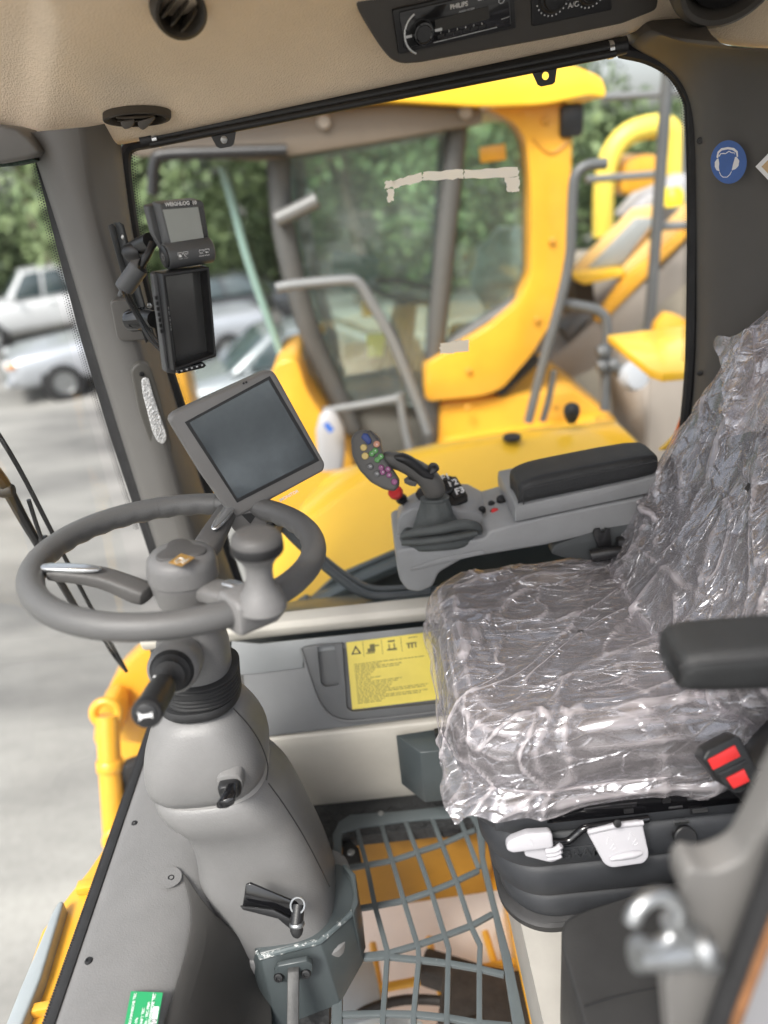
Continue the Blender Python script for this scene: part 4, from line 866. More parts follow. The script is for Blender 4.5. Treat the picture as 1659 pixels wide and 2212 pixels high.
# small slate box near the seat
bx = thing('slate_box', 'small open slate steel box by the seat on the cream wall', 'box', P(910, 1690, Y=1.12))
bt = [P(a, b, Z=.262) for a, b in ((855, 1588), (908, 1626), (1040, 1612), (1000, 1566))]
bb_ = [P(a, b, Z=.262) + V((0, 0, -.14)) for a, b in ((855, 1588), (908, 1626), (1040, 1612), (1000, 1566))]
mk('body', loft([bb_, bt]), TEAL, bx, bev=.002)
mk('latch', prism([P(a, b, Z=.266) for a, b in ((938, 1584), (975, 1577), (990, 1590), (940, 1596))], (0, 0, .014)), BLK, bx, bev=.002)

# ================================================================== ARMREST CONSOLE WITH JOYSTICK
cn = thing('armrest_console', 'light grey armrest console with keypad to the right of the seat', 'console', P(900, 1280, Y=1.36))
lowp_ = [(855, 1193), (870, 1186), (1046, 1164), (1056, 1148), (1113, 1132), (1240, 1104), (1420, 1068), (1420, 1140), (1300, 1150), (1180, 1178), (1000, 1208), (948, 1238), (935, 1268), (905, 1280), (880, 1276), (864, 1255), (857, 1225)]
mk('lower_shell', ext(lowp_, 1.272, 1.46, .008), CON, cn, bev=.007, seg=3)
mk('side_crease', loft([[P(a, b, Y=1.272 - h) for a, b in ((885, 1228), (950, 1206), (1040, 1188), (1050, 1196), (960, 1216), (890, 1233))] for h in (0, .003)]), CON, cn, bev=.0015)
upp = [(857, 1190), (858, 1118), (866, 1096), (884, 1075), (905, 1064), (1000, 1046), (1050, 1062), (1075, 1080), (1112, 1090), (1118, 1135), (1050, 1160)]
mk('upper_shell', loft([[P(a, b, Y=1.335) for a, b in [(856, 1195), (857, 1130), (864, 1112), (890, 1098), (960, 1096), (1040, 1110), (1052, 1140), (1118, 1130), (1120, 1140), (1050, 1166)]], [P(a, b, Y=1.465) for a, b in [(860, 1150), (860, 1095), (880, 1072), (905, 1058), (960, 1042), (1010, 1044), (1068, 1074), (1112, 1075), (1114, 1090), (1050, 1120)]]]), CON, cn, bev=.008, seg=3)
mk('armrest_base', ext([(1112, 1108), (1114, 1094), (1360, 1042), (1430, 1025), (1430, 1060), (1113, 1128)], 1.268, 1.45, .004), CON, cn, bev=.004)
mk('recess', ext([(1190, 1196), (1196, 1180), (1215, 1172), (1300, 1142), (1370, 1130), (1430, 1128), (1430, 1225), (1220, 1205)], 1.2715, 1.30, .006), mat('recess_plastic', (.055, .06, .062), .5, var=(8, .1)), cn, bev=.003)
cg = mk('hook_plate', ext([(1281, 1152), (1285, 1144), (1297, 1142), (1299, 1150), (1307, 1150), (1307, 1142), (1318, 1143), (1322, 1190), (1296, 1194)], 1.262, 1.268), BLK, cn, bev=.001)
mk('handle', tube([P(1275, 1200, Y=1.255), P(1320, 1193, Y=1.25), P(1360, 1190, Y=1.25)], .012, 12), BLK, cn)
mk('handle_mount', box(P(1350, 1185, Y=1.26), (.035, .02, .05)), BLK, cn, bev=.004)
# armrest pad
ra = thing('right_armrest_pad', 'stitched black armrest pad on the grey console', 'armrest', P(1250, 1080, Y=1.35))
def padring(x, z0, z1, y0, y1, rr=.018):
    c = V((x, (y0 + y1) / 2, (z0 + z1) / 2)); return [c + V((0, a, b)) for a, b in rrect(y1 - y0, z1 - z0, min(rr, (z1 - z0) * .35), 5)]
def padpx(px_bot, px_top, Y0, Y1, shrink=1):
    a = P(*px_bot, Y=Y0); b = P(*px_top, Y=Y0); return padring(a.x, a.z, b.z, Y0, Y1)
rings = [padpx((1122, 1090), (1122, 1066), 1.285, 1.345), padpx((1118, 1092), (1119, 1054), 1.274, 1.36), padpx((1126, 1092), (1128, 1046), 1.268, 1.365), padpx((1155, 1086), (1155, 1036), 1.266, 1.368), padpx((1175, 1082), (1175, 1030), 1.266, 1.368), padpx((1250, 1066), (1250, 1015), 1.266, 1.368), padpx((1400, 1034), (1400, 986), 1.266, 1.368), padpx((1430, 1026), (1430, 988), 1.27, 1.36)]
mk('pad', loft(rings), VIN, ra, sub=1)
mk('stitching', tube([P(1131, 1062, Y=1.266), P(1134, 1058, Y=1.265), P(1155, 1052, Y=1.2645), P(1250, 1031, Y=1.2645), P(1420, 996, Y=1.2645)], .0012, 6), mat('stitch', (.045, .045, .047), .8), ra)
mk('stitching', tube([P(1131, 1090, Y=1.266), P(1130, 1075, Y=1.265), P(1133, 1062, Y=1.265)], .0012, 6), mat('stitch', (.045, .045, .047), .8), ra)
# gaiter of the joystick
js = thing('joystick', 'grey joystick with coloured button head and leather gaiter', 'joystick', P(950, 1165, Y=1.31))
def cloth_ring(cx, cy, hw, Y, dep, amp, ph, n=48, fr=5):
    c = P(cx, cy, Y=Y); s = (P(cx + hw, cy, Y=Y) - c).length; o = []
    for k in range(n):
        a = 2 * math.pi * k / n; f = 1 + amp * math.sin(a * fr + ph) + amp * .6 * math.sin(a * (fr + 4) + ph * 2)
        o.append(c + V((s * math.cos(a) * f, dep * math.sin(a) * f, amp * s * .7 * math.sin(a * 3 + ph))))
    return o
gr = [cloth_ring(950, 1172, 84, 1.312, .048, .01, 0), cloth_ring(950, 1160, 89, 1.312, .052, .02, .5), cloth_ring(951, 1148, 86, 1.312, .050, .03, 1.2), cloth_ring(952, 1139, 78, 1.312, .045, .03, 1.8), cloth_ring(950, 1146, 66, 1.314, .037, .03, 2.3), cloth_ring(946, 1138, 55, 1.316, .032, .04, 2.9), cloth_ring(940, 1124, 45, 1.318, .029, .05, 3.5), cloth_ring(940, 1108, 38, 1.318, .026, .05, 4.1), cloth_ring(941, 1095, 35, 1.32, .0235, .04, 4.6), cloth_ring(940, 1084, 31, 1.32, .021, .03, 5.0), cloth_ring(939, 1076, 30, 1.32, .020, .01, 5), cloth_ring(939, 1072, 27, 1.32, .018, 0, 5)]
mk('gaiter', loft(gr), CLOTH, js, sub=1)
mk('gaiter_band', loft([cloth_ring(939, 1080, 29.5, 1.32, .0205, 0, 0), cloth_ring(939, 1078, 31.5, 1.32, .0215, 0, 0), cloth_ring(939, 1075, 31.5, 1.32, .0215, 0, 0), cloth_ring(939, 1073, 29, 1.32, .02, 0, 0)]), CLOTH, js)
# fold rolls on the gaiter foot
mk('gaiter_fold', tube([P(868, 1158, Y=1.268), P(900, 1150, Y=1.262), P(950, 1143, Y=1.260), P(1000, 1133, Y=1.266), P(1030, 1138, Y=1.275), P(1036, 1150, Y=1.285)], [.006, .009, .010, .011, .009, .006], 12), CLOTH, js)
mk('gaiter_fold', tube([P(868, 1172, Y=1.266), P(910, 1170, Y=1.260), P(970, 1163, Y=1.258), P(1030, 1152, Y=1.266)], [.006, .008, .008, .006], 12), CLOTH, js)
JG = mat('joystick_grey', (.10, .097, .092), .5, bump=(900, .15), var=(10, .07), rvar=.06)
def gring(px, py, r1, Y, t, r2):
    c = P(px, py, Y=Y); t = V(t).normalized(); s = V((0, 1, 0)); n = t.cross(s).normalized()
    return [c + n * a + s * b for a, b in sup(r1, r2, 2.4, 28)]
mk('grip', loft([gring(940, 1074, .0205, 1.32, (0, 0, 1), .0195), gring(938, 1055, .0235, 1.32, (-.15, 0, 1), .021), gring(928, 1035, .0235, 1.319, (-.5, 0, .9), .0215), gring(905, 1018, .0200, 1.316, (-.9, 0, .6), .0195), gring(878, 1003, .0175, 1.312, (-1, 0, .45), .018), gring(850, 993, .0165, 1.308, (-1, 0, .3), .017), gring(825, 990, .014, 1.303, (-1, 0, 0), .014)]), JG, js, sub=1)
mk('palm_rest', loft([gring(920, 1022, .010, 1.313, (-.5, 0, .9), .016), gring(934, 1016, .0135, 1.313, (0, 0, 1), .017), gring(938, 1008, .011, 1.313, (.1, 0, 1), .015), gring(935, 1001, .0055, 1.313, (0, 0, 1), .009)]), BLK, js, sub=1)
mk('grip_pad', tube([P(849, 988, Y=1.300), P(872, 990, Y=1.300), P(895, 1003, Y=1.302), P(915, 1020, Y=1.304), P(935, 1030, Y=1.304)], [.006, .012, .013, .013, .012, .008], 12, 5, .8), BLK, js)
JP = plane(P(805, 995, Y=1.285), (.10, .93, -.36))
hd = mk('button_head', onpl([(757, 952), (762, 938), (775, 929), (790, 928), (808, 934), (820, 948), (823, 968), (832, 995), (850, 1018), (861, 1036), (861, 1050), (852, 1062), (830, 1058), (800, 1042), (775, 1015), (760, 985)], JP, .032, .006), JG, js, bev=.006, seg=3)
JF = up_pl(JP, .002)
def jz(x, y): return (725.8 + x * .25, 898.7 + y * .25)
def jbutton(x, y, r, m, nm='button', h=.0035):
    c = PL(*jz(x, y), JP); s = (PL(*jz(x + r, y), JP) - c).length
    return mk(nm, lathe([(s, -.001), (s, h * .6), (s * .82, h), (0, h)], c, -JP[1], 16), m, js)
YB = mat('yellow_button', (.62, .47, .16), .45); PB = mat('salmon_button', (.55, .25, .16), .45); GB = mat('green_button', (.07, .26, .05), .4); VB = mat('purple_button', (.24, .055, .17), .4); GY = mat('grey_button', (.11, .11, .11), .45); BB = mat('blue_rocker', (.015, .045, .22), .4)
mk('rocker', onpl([jz(*q) for q in ((235, 150), (270, 150), (305, 205), (300, 235), (275, 248), (215, 185))], up_pl(JP, .006), .008), BB, js, bev=.001)
jbutton(240, 272, 30, YB); jbutton(253, 345, 31, YB); jbutton(352, 243, 29, PB)
for x, y in ((340, 300), (312, 325), (388, 350), (358, 378)): jbutton(x, y, 27, GB, 'button', .005)
for x, y in ((392, 445), (450, 460), (405, 485), (460, 510)): jbutton(x, y, 25, VB, 'button', .005)
jbutton(505, 568, 28, VB); jbutton(296, 436, 29, GY); jbutton(355, 500, 29, GY)
for x, y, s in ((340, 300, '+'), (312, 325, '<'), (388, 350, '>'), (358, 378, '-'), (296, 436, 'F4'), (355, 500, 'F5'), (352, 243, 'o'), (392, 445, '^'), (450, 460, '>'), (405, 485, '<'), (460, 510, 'v'), (505, 568, '.')):
    text(s, PL(*jz(x, y), up_pl(JP, .0052 if s not in ('F4', 'F5', 'o', '.') else .0038)), CR, CU, .006 if len(s) == 1 else .005, PAPER, js, align='CENTER')
mk('side_slot', onpl([jz(*q) for q in ((280, 125), (300, 125), (365, 190), (360, 205), (345, 200))], up_pl(JP, .0015), .003), BLK, js, bev=.0005)
mk('trigger', onpl([jz(*q) for q in ((590, 580), (630, 548), (705, 578), (690, 610), (640, 605))], plane(P(890, 1040, Y=1.296), (0, 1, 0)), .02), JG, js, bev=.001)
# keypad plates and keys
kp = thing('function_keypad', 'black keypad with F1 F2 F3 keys behind the joystick', 'keypad', P(960, 1090, Y=1.40))
KPn = plane(P(955, 1062, Y=1.385), (.10, .50, -.86))
mk('plate', onpl([(896, 1066), (903, 1054), (960, 1030), (985, 1028), (1010, 1068), (1010, 1078), (965, 1097), (925, 1098)], up_pl(KPn, .004), .012, .003), BLK, kp, bev=.002)
kg = up_pl(KPn, .007)
for (q, s, cx, cy) in (([(952, 1026), (975, 1028), (985, 1040), (962, 1048), (955, 1036)], 'F1', 962, 1031), ([(963, 1049), (987, 1041), (996, 1052), (972, 1060)], 'F2', 979, 1043), ([(973, 1061), (998, 1053), (1008, 1067), (984, 1077), (978, 1072)], 'F3', 993, 1060)):
    k = mk('key', onpl(q, kg, .004, .0015), BLK, kp, bev=.001)
    text(s, PL(cx, cy, up_pl(kg, .0008)), PL(cx + 20, cy - 7, kg) - PL(cx, cy, kg), PL(cx - 4, cy - 20, kg) - PL(cx, cy, kg), .021, PAPER, k, align='CENTER', bold=.0005)
mk('dial_ring', torus(PL(962, 1052, kg), -KPn[1], .017, .003, 28, 8), BLK, kp)
for i, (x, y, m, lb) in enumerate(((1042, 1101, BLK, 'front left small black oval console button'), (1062, 1089, BLK, 'rear left small black oval console button'), (1081, 1098, BLK, 'double black console button behind the red one'), (1070, 1108, REDP, 'red topped oval button on the grey console'), (1092, 1088, BLK, 'black console button closest to the armrest pad'), (1084, 1080, BLK, 'long black console button at the far edge'))):
    b = thing('console_button', lb, 'button', P(x, y + 3, Y=1.37), 'oval buttons on the console')
    KB = plane(P(x, y, Y=1.352 if i in (0, 3) else 1.385), (.10, .50, -.86)); c = KB[0]; r = .0075 if i < 2 else .0115
    def er(a, h): return [c - KB[1] * h + V((a * math.cos(t), a * .8 * math.sin(t), a * .45 * math.sin(t))) for t in [2 * math.pi * q / 24 for q in range(24)]]
    mk('base', loft([er(r, -.004), er(r, .0035), er(r * .9, .005)]), BLK, b)
    mk('cap', loft([er(r * .72, .004), er(r * .72, .007), er(r * .55, .0085)]), m if m is REDP else RUB, b)
rk = thing('emergency_knob', 'red mushroom knob on a black stem beside the joystick head', 'knob', P(866, 1085, Y=1.41))
a, b = P(873, 1084, Y=1.43), P(855, 1064, Y=1.40); d = (b - a).normalized()
mk('stem', tube([a, b], .009, 12, 0), BLK, rk); mk('cap', lathe([(.012, -.006), (.0155, -.003), (.0155, .006), (.012, .009), (0, .009)], b, d, 20), REDP, rk)
mk('stem_collar', lathe([(.011, 0), (.0125, .002), (.0125, .006), (.011, .008)], a.lerp(b, .25), d, 16), BLK, rk)

# ================================================================== SEAT
se_ = thing('operator_seat', 'dark fabric operator seat on a black suspension bellows', 'seat', (.35, 1.03, 0))
def cush(sc, z, n, e=5.2):
    o = []
    for x, y in sup(.245 * sc[0], .252 * sc[1], e, n):
        yy = 1.055 + y; o.append(V((.322 + x + .05 * (yy - 1.05), yy, z + .03 * max(0, (x) / .245) * 0)))
    return o
CR_ = [((.93, .93), .44), ((.985, .985), .458), ((1, 1), .48), ((1, 1), .525), ((.985, .985), .552), ((.94, .94), .572), ((.86, .86), .582), ((.74, .74), .577), ((.6, .6), .570), ((.4, .4), .566), ((.2, .2), .565), ((.02, .02), .565)]
mk('cushion', loft([cush(s, z, 64) for s, z in CR_]), FAB, se_)
BO = V((.475, 1.05, .525)); BU = V((.48, 0, .877)).normalized(); BNn = V((-.877, 0, .48)).normalized(); BY = V((0, 1, 0))
def back(sc, t, n, e=4.0):
    return [BO + BU * (.315 + x * sc) + BY * (y * sc) + BNn * t for x, y in sup(.335, .268, e, n)]
BR_ = [(.93, -.10), (.985, -.08), (1, -.05), (1, 0), (.985, .028), (.94, .046), (.86, .055), (.74, .050), (.6, .042), (.4, .036), (.2, .034), (.02, .034)]
mk('backrest', loft([back(s, t, 64) for s, t in BR_]), FAB, se_)
# black steel seat pan
mk('seat_pan', box((.42, 1.03, .425), (.56, .44, .05)), GLB, se_, bev=.004)
mk('side_rail', box((.45, .808, .428), (.50, .012, .05)), GLB, se_, bev=.002)
for a, b, w in ((1358, 1752, 24), (1440, 1730, 20), (1468, 1800, 40), (1505, 1752, 32)):
    mk('rail_slot', box(P(a, b, Y=.800), (.0006 * w, .003, .007)), BLK, se_)
mk('latch_tab', lathe([(.018, -.003), (.018, .003), (.016, .005)], P(1480, 1808, Y=.79), (0, -.9, .4), 20), BLK, se_)
for a, b in ((1472, 1776), (1512, 1751)): mk('latch_plate', box(P(a, b, Y=.792), (.022, .004, .004)), STEEL, se_)
# suspension bellows
bw = mk('bellows_top', box((.42, 1.04, .398), (.60, .46, .02)), BELL, se_, bev=.004)
def bring(x0, y0, z, n=72): 
    x1, y1 = .80, 1.30; cx, cy = (x0 + x1) / 2, (y0 + y1) / 2
    return [V((cx + a, cy + b, z)) for a, b in rrect(x1 - x0, y1 - y0, .085, 14)]
rg = []; Z = [.455, .375, .298, .225, .168]
fx = [.085, .105, .122, .138]; fy = [.802, .802, .803, .806]
for k in range(4):
    z0, z1 = Z[k], Z[k + 1]; x, y = fx[k], fy[k]
    for t, ins in ((0, .024), (.10, .010), (.22, .004), (.5, .0005), (.78, 0), (.90, .003), (.97, .014), (1.0, .026)):
        rg.append(bring(x + ins, y + ins, z0 + (z1 - z0) * t))
mk('bellows', loft(rg), BELL, se_)
gpl = plane(P(1290, 1855, Y=.803), (0, 1, 0))
mk('name_plate', onpl([(1166, 1836), (1405, 1836 - 18), (1408, 1842), (1168, 1866)], up_pl(gpl, .0022), .004), BELL, se_, bev=.0008)
gu_ = (P(1400, 1835, Y=.8) - P(1200, 1858, Y=.8))
text('GRAMMER', P(1208, 1861 - 12, Y=.7992), gu_, V((0, 0, 1)), .0255, mat('name_relief', (.035, .037, .04), .4), se_, ext=.0012, bold=.0006)
mk('name_mark', torus(P(1188, 1856 - 6, Y=.80), (0, -1, 0), .008, .002, 20, 6), BELL, se_)
mk('foot_flange', loft([bring(.135, .80, .170), bring(.13, .795, .165), bring(.132, .797, .150), bring(.15, .815, .146)]), RUB, se_)
# plinth
ph = struct('seat_plinth', prism([V((x + .475, y + .94, 0)) for x, y in rrect(.63, .70, .035, 5)], (0, 0, .15)), mat('plinth_paint', (.36, .345, .315), .38, bump=(60, .15), var=(8, .1), rvar=.1))
# white levers
l1 = thing('seat_lever', 'slim white seat lever at the front of the suspension', 'lever', P(1140, 1845, Y=.78))
LPl = plane(P(1145, 1820, Y=.775), (0, .95, -.3))
mk('grip', onpl([(1095, 1838), (1096, 1824), (1106, 1815), (1140, 1802), (1188, 1799), (1194, 1803), (1196, 1830), (1190, 1834), (1108, 1844)], LPl, .018, .004), WHT, l1, bev=.004, seg=3)
mk('rod', tube([P(1190, 1818, Y=.785), P(1225, 1817, Y=.785), P(1248, 1800, Y=.788), P(1275, 1786, Y=.79), P(1400, 1768, Y=.795)], .0058, 12), GLB, l1)
mk('arrow_mark', tube([PL(a, b, up_pl(LPl, .0003)) for a, b in ((1150, 1828), (1148, 1812), (1144, 1818))], .0006, 5, 0), mat('pale_relief', (.5, .5, .52), .5), l1)  # raised arrow, slightly paler than the lever
l2 = thing('seat_clip', 'white ribbed clip hanging below the slim seat lever', 'clip', P(1180, 1862, Y=.785))
CPl = plane(P(1175, 1845, Y=.782), (0, .95, -.3))
mk('body', onpl([(1132, 1838), (1140, 1834), (1180, 1828), (1200, 1838), (1204, 1860), (1190, 1864), (1135, 1850)], CPl, .012, .003), WHT, l2, bev=.002)
for k in range(3): mk('rib', tube([P(1178 + k * 2, 1838 + k * 8, Y=.776), P(1200, 1835 + k * 8, Y=.775), P(1212, 1826 + k * 10, Y=.775)], .0048, 8), WHT, l2)
l3 = thing('seat_paddle', 'broad white seat adjustment paddle with embossed pictograms', 'lever', P(1340, 1875, Y=.77))
QP = plane(P(1335, 1830, Y=.772), (0, .93, -.36))
mk('paddle', onpl([(1267, 1796), (1270, 1790), (1330, 1779), (1388, 1773), (1393, 1800), (1402, 1840), (1402, 1852), (1392, 1866), (1322, 1876), (1306, 1868), (1290, 1838)], QP, .008, .006), WHT, l3, bev=.003, seg=3)
mk('finger_ridge', tube([PL(a, b, up_pl(QP, .001)) for a, b in ((1318, 1856), (1340, 1850), (1370, 1845), (1386, 1842))], [.003, .0058, .0058, .003], 12), WHT, l3)
mk('top_rib', tube([PL(a, b, up_pl(QP, .001)) for a, b in ((1270, 1797), (1330, 1784), (1389, 1777))], .0042, 10), WHT, l3)
for dx, dy in ((0, 0), (48, -10)): mk('pictogram', join(*[tube([PL(a + dx, b + dy, up_pl(QP, .0004)) for a, b in l], .0006, 5, 0) for l in (((1310, 1824), (1314, 1808), (1322, 1816)), ((1318, 1834), (1326, 1822), (1330, 1832), (1322, 1836)))]), mat('pale_relief', (.5, .5, .52), .5), l3)  # raised pictograms, slightly paler than the paddle
mk('pivot', lathe([(.006, 0), (.006, .003), (.003, .004)], P(1333, 1778, Y=.768), (0, -.9, .4), 14), BLK, l3)
# left armrest
la = thing('left_armrest', 'padded black armrest nearest the camera at the right edge', 'armrest', P(1560, 1490, Y=.62))
rings = [padpx((1472, 1478), (1472, 1456), .602, .625), padpx((1466, 1488), (1466, 1444), .590, .638), padpx((1470, 1498), (1472, 1436), .580, .646), padpx((1490, 1508), (1490, 1428), .575, .65), padpx((1540, 1510), (1540, 1422), .573, .652), padpx((1620, 1508), (1620, 1416), .573, .652), padpx((1800, 1498), (1800, 1404), .573, .652), padpx((1900, 1488), (1900, 1398), .575, .65)]
mk('pad', loft(rings), VIN, la, sub=1)
mk('seam', tube([P(1470, 1446, Y=.5795), P(1474, 1441, Y=.5775), P(1492, 1434, Y=.5745), P(1540, 1428, Y=.5725), P(1620, 1422, Y=.5722), P(1800, 1410, Y=.5722)], .0011, 6), mat('stitch', (.045, .045, .047), .8), la)
mk('arm_bracket', box((.56, .63, .83), (.2, .02, .05)), BLK, la, bev=.004)
# buckle
bc = thing('belt_buckle', 'black seat belt buckle with two red buttons', 'buckle', P(1600, 1700, Y=.72))
BP2 = plane(P(1585, 1640, Y=.72), (-.1, .88, -.46))
mk('body', onpl([(1518, 1642), (1530, 1620), (1588, 1590), (1600, 1592), (1640, 1670), (1632, 1690), (1580, 1702), (1566, 1700)], BP2, .026, .005), BLK, bc, bev=.003, seg=3)
mk('button', onpl([(1530, 1642), (1588, 1610), (1600, 1634), (1541, 1664)], up_pl(BP2, .002), .006, .001), REDP, bc, bev=.0015)
mk('button', onpl([(1570, 1682), (1608, 1662), (1620, 1688), (1585, 1704)], up_pl(BP2, .002), .006, .001), REDP, bc, bev=.0015)
mk('rib', onpl([(1552, 1672), (1612, 1641), (1616, 1650), (1556, 1680)], up_pl(BP2, .002), .005), BLK, bc, bev=.001)
mk('strap', tube([P(1620, 1650, Y=.74), P(1660, 1600, Y=.76), P(1720, 1540, Y=.80)], .02, 10, 4, .25), BLK, bc)
mk('stalk', tube([P(1590, 1690, Y=.735), P(1620, 1720, Y=.76), P(1640, 1760, Y=.79)], .014, 10, 4), BLK, bc)

# ---- plastic film over the seat
def ridge(p, s, k): return (1 - abs(noise.noise(V((p.x * s * k[0], p.y * s * k[1], p.z * s * k[2]))) * 2))
def seg_folds(lines, pl):
    o = []
    for i, (a, b, A, w) in enumerate(lines): o.append((PL(*a, pl), PL(*b, pl), A, w, i))
    return o
def film_disp(p, folds, q):
    h = .004
    for a, b, A, w, i in folds:
        d = b - a; t = (p - a).dot(d) / d.length_squared
        if -.05 < t < 1.05:
            c = a + d * t; e = (p - c); wob = .006 * noise.noise(V((t * 5, i * 3.1, 0))); r = abs(e.length + wob)
            if r < w * 3: h += A * math.exp(-(r / w) ** 2) * max(0, math.sin(math.pi * min(1, max(0, t)))) ** .5
    a_ = ridge(q, 4.5, (.6, 1.9, 1.2)); b_ = ridge(q + V((3, 1, 2)), 10, (.6, 2.0, 1.2)); c_ = ridge(V((q.y, q.x, q.z)) + V((7, 3, 1)), 19, (1, .6, 1.3))
    return h + .008 * max(0, a_) ** 5 + .005 * max(0, b_) ** 5 + .0022 * max(0, c_) ** 3
def fz(x, y): return (829.5 + x * .5, 864.1 + y * .5)
CF_ = seg_folds([(fz(*a), fz(*b), A, w) for a, b, A, w in (((215, 900), (1300, 1010), .010, .006), ((225, 960), (1230, 1080), .012, .006), ((230, 1000), (1215, 1150), .009, .005), ((300, 880), (1330, 985), .006, .004), ((240, 830), (700, 700), .006, .004), ((330, 760), (850, 760), .005, .004), ((470, 930), (330, 1130), .016, .007), ((290, 940), (330, 1200), .012, .006), ((600, 820), (930, 1000), .004, .003), ((870, 720), (1100, 900), .005, .004), ((370, 1160), (1000, 1230), .008, .006), ((420, 1150), (830, 1480), .007, .005), ((560, 1160), (960, 1420), .006, .004), ((330, 1380), (900, 1480), .008, .006), ((860, 1440), (1400, 1270), .008, .006), ((700, 1180), (800, 1400), .005, .004), ((1020, 1180), (1010, 1330), .006, .005), ((1130, 1160), (1110, 1330), .006, .005))], (V((0, 0, .585)), V((0, 0, 1))))
BF_ = seg_folds([(fz(*a), fz(*b), A, w) for a, b, A, w in (((1060, 360), (1460, 860), .012, .007), ((1110, 580), (1650, 190), .010, .006), ((1240, 380), (1520, 780), .009, .006), ((1500, 900), (1560, 480), .014, .007), ((1080, 470), (1400, 560), .007, .005), ((1100, 640), (1430, 900), .010, .006), ((1300, 250), (1640, 120), .006, .004), ((1280, 330), (1640, 420), .006, .005), ((1580, 900), (1650, 560), .010, .006), ((1440, 850), (1640, 300), .008, .005), ((1150, 700), (1340, 760), .006, .004))], (BO + BNn * .05, BNn))
fc = thing('seat_cushion_film', 'crinkled clear plastic film over the seat cushion', 'plastic film', (.28, 1.05, .45))
def densify(rings, m=3):
    o = []
    for i in range(len(rings) - 1):
        for k in range(m):
            t = k / m; o.append([a.lerp(b, t) for a, b in zip(rings[i], rings[i + 1])])
    return o + [rings[-1]]
NF = 460
base = [cush(s, z, NF) for s, z in CR_[2:]]
for j, r in enumerate(base[:5]):
    for p in r: p.x -= .034 * math.exp(-((p.y - 1.27) / .07) ** 2 - ((p.x - .07) / .06) ** 2)
hem = []
for k, p in enumerate(base[0]):
    a = 2 * math.pi * k / NF; f = .5 + .5 * noise.noise(V((math.cos(a) * 5, math.sin(a) * 5, 3)))
    o = (p - V((.322, 1.055, p.z))); o.normalize()
    cor = math.exp(-((p.x - .075) ** 2 + (p.y - .812) ** 2) / .0045)
    hem.append(p + o * (.004 + .014 * f + .055 * cor) + V((0, 0, -.018 - .022 * f + .004 * math.sin(a * 23))))
rim = [p.lerp(q, .5) + (p - V((.322, 1.055, p.z))).normalized() * .008 for p, q in zip(base[0], hem)]
mk('film_sheet', loft(densify([hem, rim] + base, 8), False, False), FILM, fc, disp=lambda p: film_disp(p, CF_, V((p.x * .8 + p.y * .5, p.y * .8 - p.x * .5, p.z))), ang=180, weld=False)
fb = thing('backrest_film', 'crinkled clear plastic bag pulled over the seat backrest', 'plastic film', (.6, 1.05, .56))
bbase = [back(s, t, NF) for s, t in BR_]
mk('film_sheet', loft(densify(bbase, 7), False, False), FILM, fb, disp=lambda p: film_disp(p, BF_, V((p.z * .8 + p.y * .4, p.y * .8 - p.z * .5, p.x))) * 1.2, ang=180, weld=False)
# loose bunched film high on the backrest
rows = []
for i in range(60):
    t = i / 59; r_ = []
    for k in range(60):
        s = k / 59; px = 1552 + s * 200 + 22 * t * (1 - s); py = 735 + t * 215 - 60 * s + 18 * s * t
        p = PL(px, py, (BO + BNn * (.085 + .02 * math.sin(s * 7 + t * 3)), BNn)); q = V((p.x * 5 + p.z * 5, p.y * 16, p.z * 5))
        p = p + BNn * (.022 * noise.noise(q) + .014 * abs(noise.noise(q * 2.6))); r_.append(p)
    rows.append(r_)
mk('loose_bag_top', grid(rows), FILM, fb, ang=180, weld=False)
# ================================================================== FOOT GRILLE AND WHAT LIES UNDER IT
GRL = mat('grille_paint', (.085, .10, .105), .4, bump=(120, .15), var=(10, .12), rvar=.1, wear=(45, .66, (.30, .31, .31)))
fg = thing('foot_grille', 'slate steel floor grille with rounded frame over the yellow step', 'grille', (0, .95, 0))
def gz_(x, y): return (674.0 + x * .2813, 1693.6 + y * .2813)
def gp(x, y, z=.004): return P(*gz_(x, y), Z=z)
outer = [(165, 560), (160, 380), (205, 290), (290, 235), (700, 205), (1000, 170), (1240, 150), (1330, 300), (1330, 560), (1420, 930), (1530, 1330), (1640, 1843), (1700, 2300), (1500, 2300), (1300, 2300), (1000, 2300), (700, 2300), (400, 2300), (150, 2300), (150, 1650), (200, 1300), (190, 900)]
inner = [(228, 560), (226, 440), (232, 375), (370, 335), (710, 285), (980, 260), (1210, 245), (1260, 330), (1290, 600), (1380, 960), (1465, 1360), (1540, 1843), (1580, 2230), (1480, 2230), (1280, 2230), (1000, 2230), (700, 2230), (400, 2230), (230, 2230), (232, 1660), (245, 1300), (245, 900)]
mk('frame', ringprism([gp(*k) for k in outer], [gp(*k) for k in inner], (0, 0, -.012)), GRL, fg, bev=.002)
verts_ = [[(345, 340), (420, 620), (480, 920), (580, 1290), (575, 1330), (545, 1760), (520, 2230)], [(530, 300), (620, 600), (705, 890), (815, 1250), (820, 1340), (780, 1760), (770, 2230)], [(715, 275), (810, 525), (915, 820), (1020, 1160), (1050, 1260), (1045, 1380), (1035, 1780), (1030, 2230)], [(920, 255), (1000, 460), (1105, 730), (1225, 1090), (1290, 1230), (1285, 1400), (1285, 1820), (1290, 2230)], [(1130, 250), (1180, 380), (1280, 640)]]
